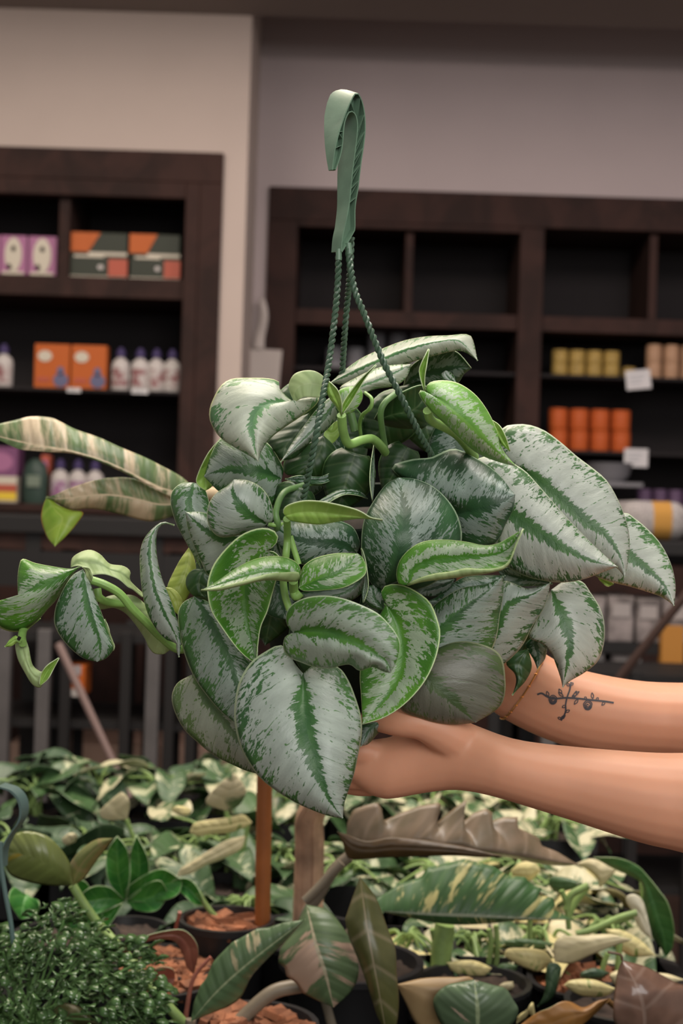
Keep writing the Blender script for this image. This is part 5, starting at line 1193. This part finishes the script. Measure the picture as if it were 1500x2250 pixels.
# yellow vine leaves on the right, each on its stalk
rr = W3(1290, 2200, 1.55)
Y = empty('yellow_vine', (rr.x, rr.y, BZ0), 'pale yellow leaved vine at the lower right of the bench', 'plant'); pot_on(Y, rr.x, rr.y, .065, .06, 'bark')
for (P_, Q_, mm, dz) in [([(1245,670),(1190,660),(1100,665),(1000,672),(968,705),(970,775)], [(1290,685),(1200,715),(1120,748),(1040,782),(970,775)], 'CR', 1.48),
    ([(970,700),(900,683),(820,678),(765,690),(770,712)], [(970,700),(940,722),(850,725),(770,712)], 'V3', 1.6), ([(965,775),(930,730),(850,718),(775,722),(765,752)], [(965,775),(910,815),(850,800),(800,775),(765,752)], 'V2', 1.52),
    ([(525,778),(590,768),(650,772),(715,800)], [(525,778),(545,812),(600,835),(680,835),(715,800)], 'V2', 1.55), ([(1225,885),(1130,848),(1040,850),(1008,872)], [(1225,885),(1180,918),(1080,915),(1008,872)], 'V2', 1.45),
    ([(1180,640),(1250,645),(1330,690),(1388,750)], [(1180,640),(1215,705),(1290,752),(1388,750)], 'V2', 1.58), ([(1225,880),(1200,840),(1205,820),(1260,800)], [(1225,880),(1250,870),(1270,840),(1260,800)], 'CR', 1.5),
    ([(1385,820),(1440,825),(1510,850)], [(1385,820),(1430,865),(1510,850)], 'CR', 1.5), ([(890,1005),(850,980),(820,1000),(815,1031)], [(890,1005),(880,940),(860,1000),(815,1031)], 'V2', 1.42), ([(1000,800),(980,780),(940,790),(930,900),(900,960)], [(1000,800),(990,860),(960,930),(900,960)], 'DG', 1.5),
    ([(800,855),(760,860),(740,880),(770,895)], [(800,855),(805,880),(790,893),(770,895)], 'CR', 1.5), ([(820,790),(760,780),(725,810),(722,870)], [(820,790),(800,850),(770,880),(722,870)], 'V3', 1.55), ([(1200,820),(1140,800),(1085,815),(1075,840)], [(1200,820),(1160,850),(1110,850),(1075,840)], 'DG', 1.52)]:
    LB(Y, P_, Q_, fr='I', D0=dz, n=(0, .5, 0), e=(-.6, -.6), m=mm, under=mm, NT_=22, K=5)
for pts, r_ in [([(1240,670),(1235,760),(1230,870),(1230,960),(1210,1060)], .0035), ([(1030,820),(1000,860),(950,920),(920,980),(915,1060)], .004), ([(730,625),(735,700),(728,790),(700,870)], .003), ([(1060,660),(1130,640),(1230,595),(1310,572)], .0035),
                ([(520,620),(505,700),(500,830)], .011), ([(540,640),(525,740),(515,830)], .006), ([(470,640),(485,720),(495,820)], .004), ([(700,640),(710,700),(700,790)], .003), ([(870,600),(870,680)], .003), ([(1020,560),(1040,500),(1110,460)], .004), ([(1030,640),(1020,540),(1000,480)], .003), ([(1170,1000),(1150,900),(1170,800),(1190,740)], .003)]:
    stem_part(Y, pts, 0, r_, fr='I', D0=1.56, m='stalk')
rr = W3(1290, 2120, 1.75)
AL = empty('elephant_ear_plant', (rr.x, rr.y, BZ0), 'elephant ear with a drooping green leaf and a cream leaf on the right', 'plant'); pot_on(AL, rr.x-.02, rr.y, .055, .07, square=True)
LB(AL, [(1130,345),(1230,348),(1310,378),(1360,430),(1400,480),(1440,540),(1463,640),(1455,720),(1430,758)], [(1130,345),(1220,395),(1300,430),(1335,470),(1330,560),(1360,650),(1405,715),(1430,758)], fr='I', D0=1.66, n=(0, 3, 2), e=(.5, -1.5), m='BG2', under='BG2', wave=.4)
LB(AL, [(1300,565),(1272,540),(1266,508),(1295,495),(1330,515),(1350,570),(1375,685)], [(1300,565),(1300,600),(1330,650),(1375,685)], fr='I', D0=1.62, n=(0, 1, 1), e=(-.5, -.5), m='V2C', under='CR', NT_=22)
LB(AL, [(945,455),(960,425),(1030,430),(1130,470)], [(945,455),(980,490),(1070,470),(1130,470)], fr='I', D0=1.7, n=(0, 1, 1), e=(-.5, -.8), m='V3', under='V3', NT_=20)
LB(AL, [(1060,370),(1120,350),(1180,370),(1228,395)], [(1060,370),(1110,400),(1150,440),(1160,470),(1228,395)], fr='I', D0=1.72, n=(0, 1, 1), e=(-.5, -.8), m='CR', under='CR', NT_=20)
LB(AL, [(790,400),(830,365),(890,365),(915,400)], [(790,400),(810,430),(870,440),(915,400)], fr='I', D0=1.75, n=(0, 1, 1), e=(-.5, -.8), m='V2', under='CR', NT_=20)
stem_part(AL, [(1335,450),(1330,560),(1220,610),(1080,665),(1010,760)], 0, .004, fr='I', D0=1.68, m='stalk')
stem_part(AL, [(1100,470),(1040,560),(1020,660),(1010,780)], 0, .004, fr='I', D0=1.70, m='stalk')
# big cream leaves near the orange stake
rr = W3(480, 2000, 1.85)
CW = empty('cream_leaf_plant', (rr.x, rr.y, BZ0), 'tall plant with half cream leaves left of the orange stake', 'plant'); pot_on(CW, rr.x, rr.y, .05, .07, square=True)
for (P_, Q_, mm) in [([(1000,165),(905,132),(930,80),(985,25),(1022,-8)], [(1000,165),(1050,140),(1082,80),(1060,30),(1022,-8)], 'HALF'), ([(1080,272),(1000,290),(930,330),(850,380),(790,420),(780,452)], [(1080,272),(1060,330),(980,375),(900,405),(840,440),(780,452)], 'CR'),
                     ([(1108,215),(1070,180),(1000,192),(900,205),(850,220),(833,258)], [(1108,215),(1080,235),(1000,262),(920,268),(870,275),(833,258)], 'V2'), ([(560,200),(480,205),(440,190),(450,150),(530,80)], [(560,200),(570,130),(550,90),(530,80)], 'CR'),
                     ([(330,300),(290,315),(272,290),(300,262)], [(330,300),(340,275),(325,260),(300,262)], 'CR'), ([(840,155),(790,140),(755,150),(760,168)], [(840,155),(830,180),(790,180),(760,168)], 'V2')]:
    LB(CW, P_, Q_, fr='H', D0=1.78, n=(0, 1, 1), e=(-.3, -.3), m=mm, under='V3', NT_=24)
for pts in [[(995,160),(1000,300),(990,500),(970,650)], [(1060,290),(1040,420),(1030,650)], [(1090,215),(1060,400),(1035,640)], [(555,200),(600,300),(700,400),(930,640)], [(1290,440),(1200,540),(1100,640)]]:
    stem_part(CW, pts, 0, .003, fr='H', D0=1.9, m='stalk')
# green blades (left of centre)
rr = W3(280, 1960, 1.65)
GB_ = empty('birds_nest_plant', (rr.x, rr.y, BZ0), 'bright green rosette with broad upright blades, left of centre on the bench', 'plant'); pot_on(GB_, rr.x, rr.y, .05, .07)
for (P_, Q_) in [([(550,560),(478,470),(470,350),(515,275)], [(550,560),(568,450),(560,340),(515,275)]), ([(560,560),(572,450),(575,350),(600,270)], [(560,560),(640,480),(650,380),(600,270)]), ([(555,560),(620,500),(700,470),(740,530)], [(555,560),(600,600),(690,600),(740,530)]),
                 ([(550,560),(480,500),(400,500),(330,560)], [(550,560),(480,590),(400,620),(330,560)]), ([(560,560),(560,500),(700,420),(800,470)], [(560,560),(700,560),(780,530),(800,470)]), ([(700,500),(800,460),(860,490),(900,580)], [(700,500),(790,520),(850,570),(900,580)]), ([(540,570),(440,610),(330,620),(240,660)], [(540,570),(460,680),(330,700),(240,660)]),
                 ([(120,540),(60,500),(40,560),(90,640)], [(120,540),(170,560),(160,620),(90,640)]), ([(420,560),(380,480),(340,480),(320,600)], [(420,560),(450,620),(400,660),(320,600)])]:
    LB(GB_, P_, Q_, fr='H', D0=1.62, n=(0, 1.5, 2), e=(1, 1), m='BG', under='BG', NT_=24, wave=.5)
stem_part(GB_, [(870,520),(900,570),(950,630),(1010,665)], 0, .003, fr='H', D0=1.6, m='stalk')
# olive leaves on long petioles, left
rr = W3(330, 2230, 1.4)
OL = empty('olive_leaf_plant', (rr.x, rr.y+.1, BZ0), 'plant with two broad olive and yellow leaves on a long petiole, far left', 'plant'); pot_on(OL, rr.x+.0, rr.y+.12, .06, .075, 'bark')
LB(OL, [(320,492),(305,390),(230,290),(150,255),(80,258),(40,290),(10,350)], [(320,492),(230,492),(130,478),(40,440),(10,350)], fr='H', D0=1.42, n=(0, 2, 1), e=(-1, -2), m='OLV', under='OY')
LB(OL, [(320,492),(300,420),(340,350),(420,290),(500,283)], [(320,492),(370,460),(420,390),(500,283)], fr='H', D0=1.43, n=(0, 1, 2), e=(-1, -1.5), m='OL2', under='BR')
stem_part(OL, [(318,490),(360,560),(430,660)], 0, .0045, fr='H', D0=1.44, m='stalk')
stem_part(OL, [(430,660),(590,840),(700,980),(810,1100)], [0, 4, 8, 8], .005, fr='H', D0=1.44, m='stalk')
LB(OL, [(240,1100),(230,1050),(280,1010),(360,1030),(430,1100)], [(240,1100),(330,1130),(430,1100)], fr='H', D0=1.3, n=(0, 1, 1), e=(-1, -1), m='BZ', under='BZ')
# banana plant: dry false stem and the big leaf behind the hanging plant
rr = W3(675, 2000, 1.62)
BN = empty('banana_plant', (rr.x, rr.y, BZ0), 'young banana plant with a dry brown stem and pink banded leaf reaching left', 'plant')
pot_on(BN, rr.x, rr.y, .075, .08, 'peat')
base = Vector((rr.x, rr.y, BZ0+.06)); topv = W3(700, 1760, 1.60); top2 = W3(640, 1120, 1.45)
b = MB()
q = catmull([tuple(base), tuple(W3(678, 1880, 1.62)), tuple(W3(678, 1800, 1.61)), tuple(topv)], 8)
b.tube(q, [.0165-.002*i/len(q) for i in range(len(q))], 16)
for a in range(5):
    b.tube([Vector(p)+Vector((math.cos(a*1.3)*.013, math.sin(a*1.3)*.013, 0)) for p in q], [.006-.002*i/len(q) for i in range(len(q))], 6)
b.build('dry_sheath', MAT['fibre'], BN)
b = MB(); q = catmull([tuple(W3(683, 1800, 1.61)), tuple(W3(700, 1600, 1.56)), tuple(W3(690, 1300, 1.50)), tuple(W3(600, 1140, 1.42)), tuple(W3(478, 1088, 1.36)), tuple(W3(420, 1085, 1.33))], 8)
b.tube(q, [.013-.008*i/len(q) for i in range(len(q))], 12); b.build('stem', cm('cream_banana_stem', (.6, .47, .3)), BN)
LB(BN, [(1300,590),(1250,548),(1180,492),(1050,422),(950,372),(800,310),(650,242),(500,190),(400,140),(330,112),(200,105),(100,130),(0,152),(-100,180)],
   [(1300,640),(1150,640),(1000,572),(900,520),(780,460),(640,402),(480,352),(340,342),(220,332),(120,320),(0,265),(-100,230)], [(1300,625),(1100,590),(960,530),(780,440),(640,385),(450,330),(250,300),(0,240),(-100,205)],
   fr='D', D0=1.32, n=(0, 4, 3), e=(-1.5, -.3), m='MB', under='MB', NT_=60, name='leaf', wave=.25, quilt=.08)
LB(BN, [(1290,625),(1150,620),(1000,570),(900,517),(750,508),(600,532),(450,582),(360,622),(300,640)], [(1290,640),(1180,740),(1050,790),(950,792),(800,752),(640,716),(560,712),(470,722),(400,690),(300,640)],
   fr='D', D0=1.325, n=(0, 2, 2), e=(0, -1.5), m='MB', under='MB', NT_=50, name='leaf', quilt=.08)
LB(BN, [(310,630),(282,700),(272,790),(310,900),(362,962)], [(310,630),(390,690),(470,722),(550,738),(500,820),(430,900),(362,962)], fr='D', D0=1.318, n=(1, 2, 3), e=(-.6, -.6), m='LG', under='LG', NT_=30, name='leaf', label='torn lime green leaf end with an orange margin')
# stake in a pot of orange bark
rr = W3(520, 2070, 1.58)
ST = empty('staked_plant', (rr.x, rr.y, BZ0), 'black pot of orange bark with an orange brown stake', 'plant'); 
b = MB(); b.tube([W3(576, 2060, 1.58), W3(578, 1900, 1.58), W3(584, 1560, 1.58)], .0088, 14); b.build('stake', MAT['stake'], ST)
pot_on(ST, rr.x-.012, rr.y, .052, .105, 'bark')
b = MB(); b.tube([W3(395, 2004, 1.52), W3(388, 2030, 1.53), W3(382, 2060, 1.55)], .0022, 6); b.build('red_shoot', MAT['deadleaf'], ST)
LB(ST, [(485,830),(560,760),(640,715),(740,690),(810,690),(860,740),(870,800),(850,880)], [(485,830),(580,775),(660,735),(760,735),(800,790),(820,850),(850,880)], fr='H', D0=1.42, n=(2, 3, 1), e=(.3, -.3), m='RD', under='RD', NT_=30, label='curled dry reddish leaf')
rr = W3(350, 2160, 1.47)
S2 = empty('bark_pot', (rr.x, rr.y, BZ0), 'black pot of dark orange bark at the bottom, left of the jagged leaf', 'pot'); pot_on(S2, rr.x, rr.y, .062, .075, 'bark')
LB(S2, [(640,890),(700,850),(760,860),(770,900)], [(640,890),(680,950),(740,950),(770,900)], fr='H', D0=1.45, n=(0, .5, 0), e=(.3, .3), m='RD', under='RD', NT_=18)
stem_part(S2, [(815,1100),(820,1040),(850,900),(925,805)], 2, .0028, fr='H', D0=1.40, m='deadleaf', taper=.6, name='dry_stalk')
for (px, py_, D_, lab) in [(560, 2230, 1.36, 'black pot of bark in front, below the jagged leaf'), (140, 2200, 1.62, 'black pot of peat behind the small leaved plant')]:
    rr = W3(px, py_, D_); q_ = empty('bark_pot', (rr.x, rr.y, BZ0), lab, 'pot'); pot_on(q_, rr.x, rr.y, .06, .07, 'bark' if px > 500 else 'peat')

# bushy small leaved hanging plant in the lower left corner, its teal hanger standing up
rr = W3(60, 2230, 1.30)
SM = empty('small_leaved_plant', (rr.x, rr.y, BZ0), 'bushy plant of small glossy leaves with a teal hanger, lower left corner', 'plant')
pot_on(SM, rr.x, rr.y, .07, .08)
MAT['GL'] = plain_leaf('small_glossy_leaf', (.013, .04, .012), (.035, .08, .025), (.06, .12, .04), vamt=.05, rough=.16)
vs, fs, uvs = [], [], []
b = MB(); sb_ = MB(); rnd = random.Random(5)
for k in range(2600):
    a, u = rnd.uniform(0, 2*PI), rnd.uniform(-1, 1); q = rnd.uniform(.35, 1)**.5
    px_ = rr.x+.015+.115*q*math.cos(a)*math.sqrt(1-u*u); py_ = rr.y+.10*q*math.sin(a)*math.sqrt(1-u*u); pz_ = BZ0+.09+.095*q*u+.012*math.sin(px_*70)
    if pz_ < BZ0+.01: continue
    c_ = Vector((px_, py_, pz_)); ln = rnd.uniform(.008, .0155); wd = ln*rnd.uniform(.6, .85)
    out_ = Vector((math.cos(a), math.sin(a), rnd.uniform(-.3, .8))).normalized(); sd = out_.cross(Vector((0, 0, 1))).normalized(); upn = sd.cross(out_)
    roll = rnd.uniform(-.9, .9); sd = sd*math.cos(roll)+upn*math.sin(roll); upn = sd.cross(out_)
    loop = []
    for (f, g) in ((0, 0), (.2, .6), (.5, 1), (.8, .7), (1, 0), (.8, -.7), (.5, -1), (.2, -.6)): loop.append(c_+out_*ln*f+sd*wd*.5*g*1.0+upn*(.0015*abs(g)-.003*f*f))
    loop.append(c_+out_*ln*.5+upn*.0005)
    b.add(loop, [(i, (i+1) % 8, 8) for i in range(8)])
    if k % 26 == 0: sb_.tube([c_, (c_+Vector((rr.x, rr.y, BZ0+.07)))/2+Vector((0, 0, .01)), Vector((rr.x+rnd.uniform(-.03, .03), rr.y, BZ0+.07))], .0011, 5)
o = b.build('foliage', MAT['GL'], SM, sharp=180); so = o.modifiers.new('t', 'SOLIDIFY'); so.thickness = .0006; o['kind'] = 'stuff'
o = sb_.build('twigs', MAT['stem_dark'], SM); o['kind'] = 'stuff'
hk = [(-10,55),(15,62),(50,75),(82,110),(95,160),(85,210),(50,260),(25,300),(5,350),(0,420)]
pts = [W3(*fp('H', p), 1.27) for p in resample(catmull(hk), 40)]; b = MB()
wv2 = Vector((.004, .012, .001)); vs = []
for p in pts: vs += [p, p+wv2, p+wv2+Vector((-.002, 0, -.001)), p+Vector((-.002, 0, -.001))]
b.add(vs, [(4*i+k, 4*i+(k+1) % 4, 4*i+4+(k+1) % 4, 4*i+4+k) for i in range(39) for k in range(4)])
b.build('hanger_hook', MAT['teal'], SM, sharp=30)
pts = [W3(*fp('H', p), 1.27) for p in resample(catmull([(2,300),(5,400),(22,520),(45,640),(58,745)]), 30)]
b = MB(); b.tube(pts, .0022, 8); b.tube([W3(*fp('H', p), 1.27) for p in ((2,300),(-10,500),(-20,700))], .002, 8); b.build('hanger_cord', MAT['teal'], SM)
